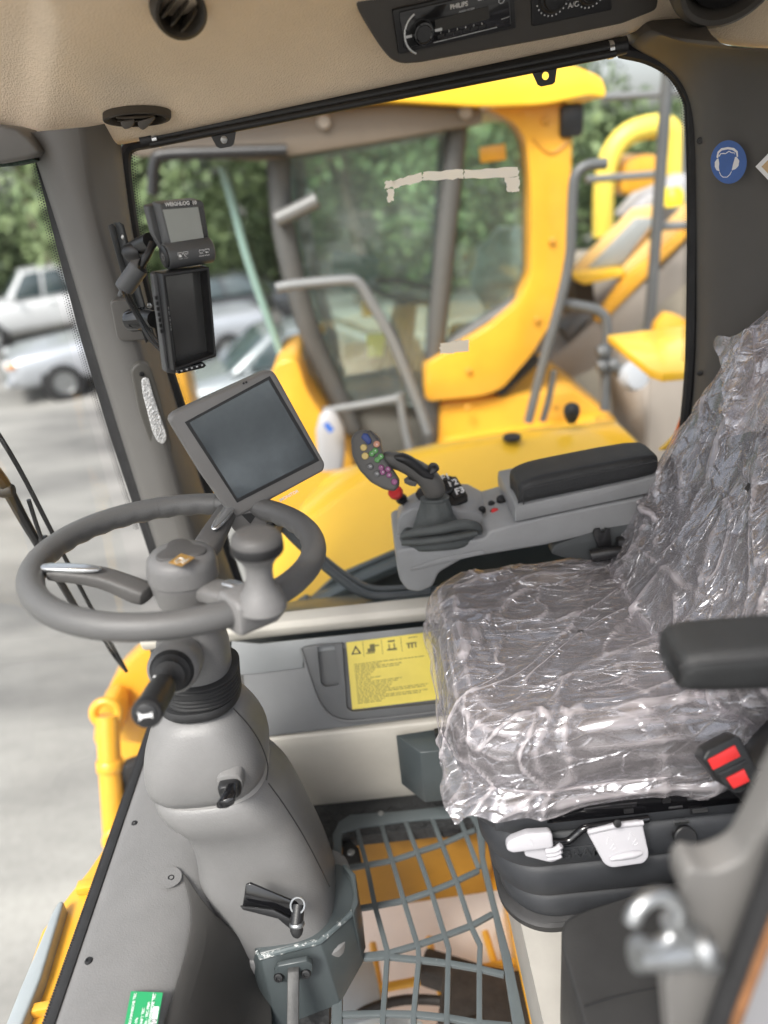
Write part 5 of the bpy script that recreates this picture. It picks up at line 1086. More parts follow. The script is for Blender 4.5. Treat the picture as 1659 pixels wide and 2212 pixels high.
horz = [[(225, 650), (300, 633), (610, 580), (820, 510), (1000, 450), (1160, 380), (1250, 345)], [(245, 965), (490, 925), (710, 885), (915, 815), (1110, 735), (1280, 655)], [(245, 1330), (590, 1290), (810, 1225), (1020, 1155), (1230, 1075), (1385, 990)], [(245, 1335), (560, 1315), (820, 1340), (1060, 1370), (1290, 1410), (1475, 1455)], [(150, 1765), (540, 1755), (780, 1760), (1035, 1785), (1290, 1830), (1530, 1850)], [(150, 2080), (540, 2070), (780, 2080), (1030, 2090), (1290, 2120), (1560, 2150)]]
def bar(pts, w=.0042, h=.009, z=.003):
    p = [gp(*k, z=z) for k in pts]; rings = []
    for i in range(len(p)):
        t = (p[min(i + 1, len(p) - 1)] - p[max(i - 1, 0)]).normalized(); s = V((0, 0, 1)).cross(t).normalized()
        rings.append([p[i] + s * a + V((0, 0, b)) for a, b in ((-w, 0), (w, 0), (w, -h), (-w, -h))])
    return loft(rings)
for k in verts_: mk('bar', bar(k, .0050), GRL, fg, bev=.001)
for k in horz: mk('bar', bar(k, .0050, .0088, .0026), GRL, fg, bev=.001)
for x, y, q in ((300, 530, [(232, 420), (300, 440), (360, 490), (382, 600), (300, 610), (232, 615)]), (1050, 300, [(995, 275), (1100, 262), (1135, 370), (1005, 390)])):
    mk('bracket', prism([gp(*k, z=-.012) for k in q], (0, 0, -.012)), BLK, fg, bev=.002); mk('screw', lathe([(.0085, 0), (.0085, .003), (.006, .0045), (.0025, .0045), (.002, .002), (0, .002)], gp(x, y, z=-.012), (0, 0, 1), 18), ZINC, fg)
mk('screw', lathe([(.0068, 0), (.0068, .002), (.004, .003), (0, .003)], gp(530, 228, z=.004), (0, 0, 1), 18), ZINC, fg)
# step well of the machine under the grille
wl2 = thing('step_well', 'yellow painted step well with added bars for the grille reflection', 'step', (0, .9, -.5))
mk('wall_plate', prism([V((-.42, 1.26, -.04)), V((.45, 1.26, -.04)), V((.45, 1.26, -.36)), V((-.42, 1.26, -.36))], (0, .02, 0)), YEL, wl2, bev=.004)
mk('wall_plate', prism([V((.235, .35, -.04)), V((.235, 1.258, -.04)), V((.285, 1.258, -.36)), V((.285, .35, -.36))], (.015, 0, 0)), YEL, wl2, bev=.004)
mk('wall_plate', prism([V((.20, .92, -.36)), V((.20, 1.258, -.36)), V((.22, 1.40, -.66)), V((.22, .98, -.66))], (.02, 0, 0)), YEL, wl2, bev=.004)
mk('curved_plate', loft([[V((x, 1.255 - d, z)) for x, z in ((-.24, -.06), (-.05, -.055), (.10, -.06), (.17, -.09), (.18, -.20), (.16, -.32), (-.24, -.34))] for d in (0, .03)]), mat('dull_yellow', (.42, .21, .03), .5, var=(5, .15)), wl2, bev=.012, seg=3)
for k in range(3): mk('reflection_bar', tube([V((-.42, 1.12 - k * .16, -.52)), V((.30, 1.17 - k * .16, -.50))], .011, 8, 0), YEL, wl2)  # yellow bars added in place of the grille mirrored below itself
for k in range(4): mk('reflection_bar', tube([V((-.30 + k * .15, 1.26, -.515)), V((-.24 + k * .15, .72, -.515))], .010, 8, 0), YEL, wl2)
PINK = mat('reflection_board', (.82, .74, .68), .6, bump=(30, .2), var=(6, .06))
bd = mk('reflection_board', box((-.10, 1.40, -.66), (.95, .62, .02), Matrix.Rotation(R(6), 3, 'Z')), PINK, bev=.003); tag(bd, 'pale board standing in for the bright reflection below the grille', 'board')  # board added where a bright pinkish reflection shows under the grille
hs_ = thing('hydraulic_block', 'dark oily valve block with two hoses under the foot grille', 'valve block', (.1, 1.0, -.5))
HRB = mat('hose_rubber', (.03, .024, .02), .6, bump=(90, .6), var=(18, .5))
mk('block', box((.13, 1.0, -.42), (.24, .16, .10), Matrix.Rotation(R(-14), 3, 'Z')), HRB, hs_, bev=.012, seg=3)
mk('block', box((.05, 1.12, -.46), (.16, .07, .06), Matrix.Rotation(R(-24), 3, 'Z')), HRB, hs_, bev=.01)
mk('hose', tube([V((-.12, .88, -.42)), V((.0, .93, -.36)), V((.1, .97, -.38))], .012, 10), HRB, hs_)
mk('hose', tube([V((-.30, 1.02, -.46)), V((-.1, 1.05, -.42)), V((.05, 1.03, -.41))], .011, 10), HRB, hs_)
mk('fitting', lathe([(.018, 0), (.018, .02), (.012, .03), (.012, .04)], V((.02, .95, -.37)), (-.8, -.3, .3), 6), ZINC, hs_)
sv = mk('bright_cover', box((-.10, .90, -.36), (.09, .16, .03), Matrix.Rotation(R(-20), 3, 'Z')), mat('pale_blue_cover', (.56, .62, .66), .3, var=(9, .08)), bev=.006); tag(sv, 'pale blue cover plate seen through the lower grille', 'cover')
sv = mk('bright_cover', box((-.21, 1.08, -.44), (.16, .14, .03), Matrix.Rotation(R(10), 3, 'Z')), mat('pale_blue_cover', (.56, .62, .66), .3, var=(9, .08)), bev=.006); tag(sv, 'pale blue cover plate beside the pedestal below the grille', 'cover')

# ================================================================== NEAR RIGHT: BOX, DOOR EDGE, LATCH
bb2 = thing('black_storage_box', 'dusty black storage box with rounded corner beside the seat plinth', 'box', (.4, .55, .05))
bt_ = fillet([P(a, b, Z=.34) for a, b in ((1212, 2040), (1214, 1988), (1262, 1962), (1490, 1893), (1800, 1800), (2000, 2500), (1360, 2560))], .02, 6)
mk('body', prism(bt_, (0, 0, -.32)), mat('dusty_black', (.022, .022, .022), .55, bump=(300, .2), var=(7, .3), rvar=.1, wear=(12, .72, (.12, .10, .07))), bb2, bev=.010, seg=4)
mk('lid_seam', tube([P(1262, 2174, Z=.341), P(1340, 2150, Z=.341), P(1480, 2120, Z=.341), P(1700, 2080, Z=.341)], .0012, 6), BLK, bb2)
dr = thing('cab_door_edge', 'out of focus grey door edge with rubber seal at the lower right', 'door', P(1600, 2212, Y=.35))
DG = mat('door_grey', (.15, .146, .14), .55, var=(4, .05))
mk('door_frame', ext([(1474, 1930), (1478, 1895), (1495, 1878), (1540, 1888), (1606, 1862), (1655, 1770), (1740, 1590), (1840, 1300), (1960, 900), (2100, 400), (2240, 400), (2140, 1000), (2040, 1600), (1940, 2400), (1460, 2400), (1440, 2130), (1450, 2090), (1500, 2060), (1490, 1970)], .40, .43, .012), DG, dr, bev=.008, seg=3)
mk('rubber_seal', tube([P(1690, 1820, Y=.37), P(1655, 1925, Y=.37), P(1600, 2070, Y=.37), P(1540, 2240, Y=.37), P(1500, 2400, Y=.37)], .0085, 12), RUB, dr)
mk('rust_strip', tube([P(1715, 1850, Y=.375), P(1682, 1945, Y=.375), P(1628, 2085, Y=.375), P(1572, 2245, Y=.375), P(1530, 2400, Y=.375)], .0065, 10), mat('rusty_brown', (.24, .11, .045), .7, var=(15, .4)), dr)
mk('inner_panel', ext([(1640, 2060), (1800, 1700), (1900, 1700), (1900, 2400), (1540, 2400)], .385, .395), mat('door_light', (.24, .24, .25), .5), dr)
lt = thing('door_latch_ring', 'out of focus zinc latch ring and pin in front of the black box', 'latch', P(1420, 2090, Y=.36))
rc_ = P(1415, 1990, Y=.36)
mk('ring', torus(rc_, (.25, -.9, .3), .0205, .0062, 40, 14, R(-150), R(160)), ZINC, lt)
mk('pin', tube([P(1372, 2062, Y=.355), P(1440, 2062, Y=.357), P(1530, 2050, Y=.36)], .0125, 18, 0), ZINC, lt)
mk('pin_head', lathe([(.012, -.004), (.0165, 0), (.0165, .008), (.013, .012)], P(1500, 2053, Y=.358), (1, 0, .1), 24), ZINC, lt)
mk('shank', tube([P(1450, 1985, Y=.36), P(1490, 2030, Y=.362), P(1540, 2080, Y=.372)], .009, 12), ZINC, lt)

# ================================================================== OWN MACHINE OUTSIDE THE GLASS
fd = thing('yellow_fender_deck', 'broad yellow fender deck just outside the side window', 'fender', (0.2, 2.2, -.2))
def dk(a, b, z): return P(a, b, Z=z)
rows = [[dk(470, 1500, .20), dk(700, 1420, .20), dk(900, 1380, .20), dk(1150, 1330, .20), dk(1500, 1270, .20)],
        [dk(520, 1300, .30), dk(700, 1255, .30), dk(900, 1210, .30), dk(1150, 1160, .30), dk(1500, 1120, .30)],
        [dk(575, 1190, .36), dk(720, 1130, .38), dk(900, 1100, .40), dk(1150, 1060, .40), dk(1440, 1030, .38)],
        [dk(640, 1100, .38), dk(760, 1030, .44), dk(930, 1000, .46), dk(1150, 975, .46), dk(1400, 962, .42)],
        [dk(690, 1040, .38), dk(790, 1000, .46), dk(960, 965, .48), dk(1150, 940, .49), dk(1360, 930, .44)],
        [dk(715, 1022, .36), dk(830, 985, .46), dk(980, 948, .48), dk(1180, 920, .49), dk(1335, 908, .44)],
        [dk(720, 1020, .15), dk(835, 985, .2), dk(985, 946, .2), dk(1185, 918, .2), dk(1340, 906, .2)]]
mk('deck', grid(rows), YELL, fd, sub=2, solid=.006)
mk('rubber_buffer', lathe([(.014, -.04), (.024, -.02), (.028, 0), (.024, .018), (.014, .026), (0, .028)], P(1235, 888, Z=.54), (0, 0, 1), 24), RUB, fd)
mk('rubber_plug', lathe([(.03, 0), (.03, .010), (.02, .015), (0, .016)], P(1106, 948, Z=.49), (0, 0, 1), 20), RUB, fd)
fr = thing('fender_flare', 'yellow edge and red reflector beside the rear window post', 'fender', P(1465, 930, Y=1.9))
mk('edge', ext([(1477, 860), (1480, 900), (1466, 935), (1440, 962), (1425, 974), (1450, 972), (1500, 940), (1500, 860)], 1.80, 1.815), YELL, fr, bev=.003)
mk('reflector', ext([(1476, 905), (1500, 890), (1500, 950), (1455, 962)], 1.70, 1.72), ORG, fr, bev=.002)
# front frame, lift arm and hydraulic cylinder seen through the windscreen
ff = thing('lift_arm', 'yellow front frame with lift cylinder seen through the windscreen', 'machine frame', P(260, 1700, Y=2.2))
mk('frame_plate', ext([(232, 1490), (250, 1460), (330, 1385), (460, 1340), (460, 1560), (330, 1610), (250, 1602), (222, 1560)], 1.95, 2.05, .03), YEL, ff, bev=.01)
mk('frame_plate', ext([(240, 1600), (330, 1560), (460, 1500), (460, 1760), (330, 1720), (290, 1690), (250, 1660)], 2.05, 2.10, .02), YEL, ff, bev=.01)
mk('hub_disc', ext([(205, 1545), (215, 1528), (240, 1522), (258, 1540), (262, 1580), (250, 1610), (220, 1625), (200, 1605)], 1.82, 1.93, .03), YEL, ff, bev=.01)
mk('cylinder', tube([P(232, 1545, Y=1.74), P(236, 1640, Y=1.68), P(247, 1800, Y=1.60)], .033, 20, 0), YEL, ff)
mk('cylinder_eye', torus(P(229, 1540, Y=1.745), (0.1, -1, .3), .036, .014, 32, 12), YEL, ff)
mk('cylinder_gland', lathe([(.036, 0), (.039, .004), (.039, .03), (.036, .034)], P(238, 1665, Y=1.665), (P(232, 1545, Y=1.74) - P(247, 1800, Y=1.60)), 24), YEL, ff)
mk('joint_cover', ext([(262, 1660), (290, 1650), (320, 1690), (260, 1760)], 1.66, 1.70), RUB, ff, bev=.006)
mk('cylinder_eye', torus(P(250, 1815, Y=1.56), (0.2, -.9, .5), .028, .012, 28, 10), YEL, ff)
lo = thing('yellow_step_edge', 'yellow step edge with grey lamp strip below the windscreen', 'step', P(120, 2150, Z=.10))
ze = .12
mk('edge_plate', prism([P(a, b, Z=ze) for a, b in ((258, 1780), (268, 1800), (240, 1960), (170, 2180), (120, 2330), (-30, 2330), (40, 2150), (90, 2010), (150, 1930), (190, 1880))], (0, 0, -.03)), YEL, lo, bev=.006)
mk('edge_block', prism([P(a, b, Z=ze + .02) for a, b in ((168, 1900), (232, 1890), (226, 1912), (160, 1922))], (0, 0, -.02)), YEL, lo, bev=.004)
mk('edge_block', prism([P(a, b, Z=ze + .02) for a, b in ((70, 2165), (150, 2150), (146, 2170), (62, 2188))], (0, 0, -.02)), YEL, lo, bev=.004)
mk('lamp_strip', prism([P(a, b, Z=ze + .03) for a, b in ((138, 1945), (126, 1945), (112, 1970), (40, 2140), (-20, 2290), (10, 2300), (60, 2180), (88, 2110))], (0, 0, -.05)), mat('pale_lens', (.30, .33, .345), .3, bump=(20, .3), var=(6, .08)), lo, bev=.008, seg=3)
# wiper outside the windscreen
wp = thing('windscreen_wiper', 'black wiper arm and blade outside the windscreen', 'wiper', (-.63, .75, .35))
WX = -.62
mk('blade', tube([P(-40, 880, X=WX), P(40, 1010, X=WX), P(110, 1145, X=WX), P(190, 1300, X=WX), P(273, 1450, X=WX)], .0042, 8, 4), RUB, wp)
mk('blade_carrier', tube([P(62, 1080, X=WX - .008), P(78, 1130, X=WX - .012), P(90, 1165, X=WX - .012)], .004, 8, 4), BLK, wp)
mk('blade_carrier', tube([P(200, 1330, X=WX - .008), P(235, 1400, X=WX - .008), P(268, 1445, X=WX - .004)], .0035, 8, 4), BLK, wp)
mk('carrier_clip', box(P(97, 1175, X=WX - .012), (.012, .02, .03)), BLK, wp, bev=.003)
mk('arm', tube([P(-60, 960, X=WX - .03), P(5, 1040, X=WX - .03), P(50, 1120, X=WX - .03), P(85, 1180, X=WX - .025), P(150, 1290, X=WX - .02), P(200, 1375, X=WX - .02)], [.011, .011, .0095, .008, .007, .006], 8, 4), BLK, wp)
mk('arm_joint', lathe([(.010, -.012), (.012, -.008), (.012, .008), (.010, .012)], P(14, 1060, X=WX - .03), (1, 0, 0), 18), RUB, wp)
# ================================================================== NEIGHBOUR LOADER
nl = thing('wheel_loader', 'yellow wheel loader with glazed cab parked alongside', 'loader', (0, 4.2, GZ))
NY, NF_ = 3.55, 5.1
def NP_(a, b, Y=NY): return P(a, b, Y=Y)
NG_ = mat('cab_frame_grey', (.085, .084, .08), .5, var=(4, .08))
NU = mat('roof_lining', (.16, .13, .10), .6, var=(3, .08))
zr = P(1045, 232, Y=3.4).z
xl, xr = P(250, 335, Y=3.4).x, P(1312, 215, Y=3.4).x
mk('roof', ext([(1312, 214), (1304, 168), (1240, 140), (1000, 110), (200, 190), (200, 262), (560, 240), (835, 219), (1045, 231), (1180, 226), (1280, 205)], 3.36, 5.5, .06), YELL, nl, bev=.05, seg=4)
mk('roof_lining', ext([(1045, 236), (835, 224), (500, 262), (262, 315), (262, 338), (450, 342), (560, 348), (800, 310), (1042, 268)], 3.44, 5.3, .02), NU, nl, bev=.015)
for a, b in ((700, 262), (1005, 240)): mk('roof_lamp', lathe([(.03, 0), (.03, .02), (.022, .03), (0, .03)], P(a, b, Y=3.44), (0, -1, -.2), 20), PALE, nl)
mk('work_lamp', join(box((xr - .13, 3.5, zr - .08), (.10, .12, .13))), BLK, nl, bev=.02)
# C post sweeping into the sill
cpost = [(1045, 232), (1236, 218), (1232, 450), (1224, 600), (1196, 690), (1150, 765), (1085, 840), (1040, 856), (918, 868), (918, 790), (985, 750), (1060, 705), (1120, 655), (1146, 600), (1147, 400), (1136, 300), (1110, 262)]
mk('rear_post', ext(cpost, NY - .08, NY + .10, .04), YEL, nl, bev=.025, seg=3)
mk('rear_post', ext([(a, b) for a, b in cpost], NF_ - .1, NF_), YEL, nl)
BOLT = mat('yellow_bolt', (.55, .27, .03), .5)
for a, b in ((1178, 262), (1192, 520), (1160, 690), (1012, 800), (1010, 880), (1200, 880), (1290, 905)): mk('bolt', lathe([(.016, 0), (.016, .012), (.010, .016), (0, .016)], P(a, b, Y=NY - .085), (0, -1, 0), 6), BOLT, nl)
mk('panel_seam', tube([P(a, b, Y=NY - .083) for a, b in ((1236, 300), (1190, 330), (1150, 300))], .006, 6), BOLT, nl)
mk('panel_seam', tube([P(a, b, Y=NY - .105) for a, b in ((952, 985), (1100, 958), (1330, 915))], .006, 6, 0), BLK, nl)
mk('window_plate', ext([(1035, 318), (1092, 310), (1094, 345), (1038, 352)], NY + .03, NY + .04), YEL, nl, bev=.004)
mk('diagonal_slot', ext([(1072, 852), (1160, 772), (1172, 778), (1086, 856)], NY - .02, NY + .06), BLK, nl)  # black diagonal slot across the foot of the rear post
mk('lower_body', ext([(948, 872), (1245, 842), (1330, 905), (1330, 990), (948, 1060)], NY - .02, NY + .9, .03), YEL, nl, bev=.02)
mk('lower_body', ext([(948, 960), (1330, 900), (1345, 1000), (948, 1100)], NY - .10, NY + .5, .03), YEL, nl, bev=.02)
def post(px, w, Y): 
    return tube([P(a, b, Y=Y) for a, b in px], w, 10, 4)
mk('middle_post', post([(990, 250), (975, 400), (955, 600), (940, 760), (930, 900), (925, 1060)], .047, NY + .02), NG_, nl)
mk('middle_post', post([(965, 270), (950, 500), (925, 880)], .05, NF_), NG_, nl)
mk('front_post', post([(600, 340), (610, 480), (640, 620), (685, 760), (735, 870), (760, 930)], .052, NY + .02), NG_, nl)
mk('front_post', post([(640, 340), (655, 480), (690, 640), (750, 850)], .05, NF_), NG_, nl)
mk('sill_bar', post([(935, 775), (1020, 715), (1100, 665), (1130, 640)], .035, NY + .03), NG_, nl)
mk('door_handle_bar', post([(598, 475), (640, 455), (685, 432)], .035, NY - .05), mat('pale_bracket', (.15, .15, .145), .4), nl)
mk('roof_rail', post([(330, 420), (335, 350), (355, 335), (450, 330), (620, 325)], .025, NY - .15), BLK, nl)
# glazing
mk('door_pane', ext([(620, 340), (975, 268), (935, 880), (745, 870), (680, 740), (635, 600)], NY + .05, NY + .056), GLG, nl)
mk('rear_side_pane', ext([(1005, 262), (1110, 265), (1136, 300), (1146, 600), (1120, 655), (950, 760), (985, 400)], NY + .05, NY + .056), GLG, nl)
mk('windscreen_pane', loft([[P(a, b, Y=NY + .05) for a, b in ((478, 365), (520, 500), (580, 680), (645, 850))], [P(a + 20, b - 10, Y=NF_) for a, b in ((478, 365), (520, 500), (580, 680), (645, 850))]], False, False, False), GLG, nl)
mk('windscreen_edge', post([(480, 360), (505, 450), (535, 560), (580, 690), (640, 850)], .02, NY + .04), mat('glass_edge', (.22, .33, .29), .2), nl)
mk('far_pane', ext([(640, 350), (960, 285), (930, 860), (760, 850)], NF_ + .02, NF_ + .026), GLC, nl)
# inside of the cab: wrapped seat, console, wheel
ns = thing('wrapped_seat', 'seat wrapped in pale film inside the neighbouring loader cab', 'seat', P(1090, 700, Y=4.3))
rows = []
for i in range(22):
    t = i / 21; r_ = []
    for k in range(28):
        a = 2 * math.pi * k / 28; c = P(1105 - 25 * t, 490 + 190 * t, Y=4.3); w = .09 + .11 * math.sin(math.pi * min(1, t * 1.1)) + .05 * noise.noise(V((t * 5, math.cos(a) * 2, math.sin(a) * 2)))
        r_.append(c + V((math.cos(a) * w, math.sin(a) * w * 1.3, .03 * noise.noise(V((a, t * 8, 1))))))
    rows.append(r_)
mk('film_cover', loft(rows), mat('grey_green_film', (.36, .44, .42), .3, bump=(18, .8), var=(12, .3)), ns)
mk('seat_base', box(P(1060, 760, Y=4.3), (.45, .5, .3)), mat('dark_base', (.05, .05, .05), .6), ns, bev=.05)
nc = thing('loader_console', 'dark steering column and controls inside the neighbouring cab', 'console', P(880, 750, Y=4.3))
mk('column', tube([P(850, 900, Y=4.25), P(860, 760, Y=4.25), P(880, 640, Y=4.2)], [.13, .09, .06], 12), BLK, nc)
mk('wheel', torus(P(878, 628, Y=4.2), (.25, -.1, .95), .2, .02, 40, 8), BLK, nc)
mk('monitor', box(P(765, 590, Y=4.6), (.28, .05, .22), Matrix.Rotation(R(15), 3, 'Y')), mat('teal_plastic', (.05, .12, .11), .4), nc, bev=.02)
mk('side_console', box(P(830, 800, Y=4.5), (.5, .4, .3)), mat('brown_console', (.12, .085, .04), .6, var=(5, .3)), nc, bev=.04)
mk('notice', box(P(825, 745, Y=4.25), (.17, .01, .13)), mat('lime_label', (.55, .6, .04), .5), nc)
mk('orange_cap', lathe([(.05, 0), (.05, .06), (.03, .09), (0, .09)], P(800, 680, Y=4.3), (0, 0, 1), 16), YEL, nc)
mk('orange_cap', lathe([(.03, 0), (.03, .05), (0, .06)], P(692, 720, Y=4.3), (0, 0, 1), 16), YEL, nc)
# loader chassis and front fender in front of the cab
mk('front_fender', ext([(585, 790), (640, 770), (665, 850), (740, 960), (770, 1010), (740, 1070), (560, 1180), (520, 1200), (600, 1000)], NY - .25, NY + .3, .05), YEL, nl, bev=.04, seg=3)
mk('step_deck', ext([(745, 880), (950, 860), (950, 1060), (745, 1060)], NY + .12, NY + .9, .02), mat('step_grey', (.12, .115, .10), .6, var=(4, .3)), nl, bev=.02)
mk('far_fender', ext([(365, 800), (395, 790), (420, 900), (500, 1100), (420, 1120)], NF_ + .3, NF_ + .6, .05), YEL, nl, bev=.03)
# handrails
hr = [([(597, 622), (640, 615), (745, 606), (775, 612), (800, 650), (850, 740), (895, 850), (925, 935)], .023, NY - .22), ([(700, 888), (780, 875), (862, 860)], .02, NY - .2), ([(862, 850), (880, 950), (900, 1010)], .02, NY - .2),
      ([(1310, 353), (1268, 358), (1246, 375), (1238, 410), (1234, 500), (1230, 560), (1210, 652), (1172, 789), (1141, 912)], .022, NY - .3), ([(1212, 655), (1255, 662), (1292, 672), (1310, 700), (1308, 790), (1306, 885)], .023, NY - .25), ([(1196, 800), (1186, 860), (1172, 910)], .017, NY - .25)]
for q, r_, Y in hr: mk('handrail', tube([P(a, b, Y=Y) for a, b in q], r_, 12, 5), mat('rail_light', (.17, .175, .175), .4, var=(4, .08)) if Y == NY - .22 or Y == NY - .2 else TUBEG, nl)
for a, b in ((1300, 760), (1300, 790), (1325, 788), (1340, 800)): mk('rail_clamp', lathe([(.03, -.02), (.034, 0), (.03, .02)], P(a, b, Y=NY - .27), (1, 0, .2), 16), TUBEG, nl)
mk('tyre', lathe([(.42, -.32), (.68, -.34), (.80, -.26), (.83, 0), (.80, .26), (.68, .34), (.42, .32)], V((P(680, 1000, Y=NY).x, NY + .35, GZ + .83)), (0, 1, 0), 48), RUB, nl)
mk('tyre', lathe([(.42, -.32), (.68, -.34), (.80, -.26), (.83, 0), (.80, .26), (.68, .34), (.42, .32)], V((P(1250, 1000, Y=NY).x + .9, NY + .35, GZ + .83)), (0, 1, 0), 48), RUB, nl)
can = thing('white_canister', 'white canister with blue mark standing between the loaders', 'canister', P(716, 1000, Y=3.1))
mk('body', loft([hring(690, 742, 1010, 3.1, .7, 3), hring(686, 746, 980, 3.1, .7, 3), hring(682, 744, 925, 3.1, .7, 3), hring(690, 728, 895, 3.1, .7, 2.5), hring(700, 718, 886, 3.1, .7, 2)]), mat('white_can', (.32, .32, .33), .4), can)
mk('mark', ext([(698, 918), (708, 912), (722, 928), (712, 936)], 2.985, 2.99), mat('blue_mark', (.02, .12, .5), .4), can)
# ================================================================== SECOND MACHINE: engine hood, steps and guard behind
m2 = thing('loader_rear_end', 'yellow and grey loader rear end with sloped hood on the right', 'loader', (2.2, 4.8, GZ))
RY = 4.4
(lambda *a, **k: None)('hood_top', loft([[P(a, b, Y=RY) for a, b in ((1262, 590), (1358, 575), (1500, 440), (1500, 425), (1400, 440), (1252, 575))], [P(a, b, Y=RY + .12) for a, b in ((1270, 580), (1350, 565), (1492, 430), (1490, 418), (1400, 430), (1258, 566))]]), YEL, m2, bev=.02)
mk('hood_panel', ext([(1273, 581), (1376, 471), (1420, 471), (1345, 573)], RY - .03, RY + .02), mat('mid_grey_panel', (.30, .32, .32), .5, var=(3, .06)), m2, bev=.01)
mk('side_panel', ext([(1172, 795), (1290, 690), (1420, 590), (1500, 510), (1500, 600), (1420, 665), (1280, 800), (1190, 835)], RY - .1, RY + .5, .03), PALE, m2, bev=.03)
PY = mat('pale_yellow', (.80, .52, .20), .4, var=(3, .05))
mk('hood_frame', ext([(1232, 592), (1300, 522), (1372, 452), (1442, 440), (1346, 600), (1250, 612)], RY + .01, RY + .08), PY, m2, bev=.01)
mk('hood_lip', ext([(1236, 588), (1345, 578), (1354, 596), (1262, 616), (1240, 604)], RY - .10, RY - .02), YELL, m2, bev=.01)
mk('hood_strip', ext([(1345, 580), (1420, 505), (1500, 430), (1500, 482), (1430, 545), (1362, 606)], RY - .06, RY), PY, m2, bev=.01)
mk('hood_edge', ext([(1352, 600), (1430, 545), (1500, 482), (1500, 500), (1432, 566), (1300, 700), (1285, 692)], RY - .12, RY - .05), YEL, m2, bev=.01)
mk('inner_block', ext([(1240, 590), (1280, 600), (1290, 700), (1245, 690)], RY + .1, RY + .4), mat('dark_brown', (.06, .04, .02), .6), m2)
mk('grey_cover', ext([(1230, 740), (1282, 680), (1262, 675), (1215, 715)], RY - .12, RY + .1), GPD, m2, bev=.02)
mk('white_cover', ext([(1355, 470), (1400, 420), (1440, 405), (1500, 370), (1500, 480), (1420, 500)], RY + .2, RY + .5), mat('white_cover', (.40, .40, .42), .5), m2, bev=.03)
mk('body_block', ext([(1346, 345), (1400, 330), (1440, 340), (1500, 330), (1500, 420), (1400, 430), (1340, 420)], RY + .8, RY + 1.4, .05), YEL, m2, bev=.05)
mk('yellow_deck', prism([P(a, b, Z=.66) for a, b in ((1312, 724), (1402, 713), (1500, 700), (1500, 800), (1432, 806), (1404, 797))], (0, 0, -.03)), YELL, m2, bev=.005)
mk('riser', ext([(1405, 760), (1418, 700), (1440, 676), (1462, 680), (1500, 700), (1500, 790), (1410, 790)], 3.78, 3.84), YEL, m2, bev=.008)
mk('tank_side', ext([(1402, 810), (1500, 802), (1500, 1010), (1398, 1010)], 3.47, 4.0), PALE, m2, bev=.008)
mk('tank_front', loft([[P(1398, 805, Y=3.48), P(1398, 1010, Y=3.48)], [P(1314, 745, Y=4.0), P(1330, 960, Y=4.0)]], False, False, False), PALE, m2, solid=.02)
mk('bolt_head', lathe([(.03, 0), (.03, .01), (.02, .015), (0, .015)], P(1440, 752, Y=3.77), (0, -1, 0), 6), PALE, m2)
mk('lamp', lathe([(.05, 0), (.07, .05), (.06, .09), (0, .1)], P(1352, 812, Y=3.3), (.3, -.9, .2), 18), mat('lamp_white', (.4, .42, .45), .3), m2)
mk('yellow_beacon', lathe([(.07, 0), (.07, .06), (.04, .1), (0, .1)], P(1450, 445, Y=RY + .1), (0, 0, 1), 18), mat('lemon', (.8, .66, .03), .4), m2)
mk('guard_loop', tube([P(a, b, Y=5.2) for a, b in ((1302, 510), (1305, 400), (1322, 330), (1360, 288), (1420, 272), (1448, 282), (1456, 320), (1456, 390))], .07, 12, 5), mat('guard_yellow', (.85, .66, .10), .4), m2)
for q, r_, Y in (([(1444, 140), (1432, 300), (1418, 500), (1402, 712)], .030, 4.0), ([(1266, 388), (1340, 382), (1421, 376)], .022, 4.6), ([(1300, 210), (1400, 204), (1500, 197)], .022, 4.6), ([(1421, 489), (1500, 486)], .022, 4.1), ([(1485, 200), (1478, 420)], .022, 4.8)):
    mk('handrail', tube([P(a, b, Y=Y) for a, b in q], r_, 10, 4), TUBEG if q[0][0] in (1444,) else mat('rail_light', (.17, .175, .175), .4), m2)
mk('rear_wall', box((2.6, 6.4, -.6), (2.6, .3, 2.2)), mat('dull_wall', (.30, .26, .2), .7, var=(2, .2)), m2, bev=.05)

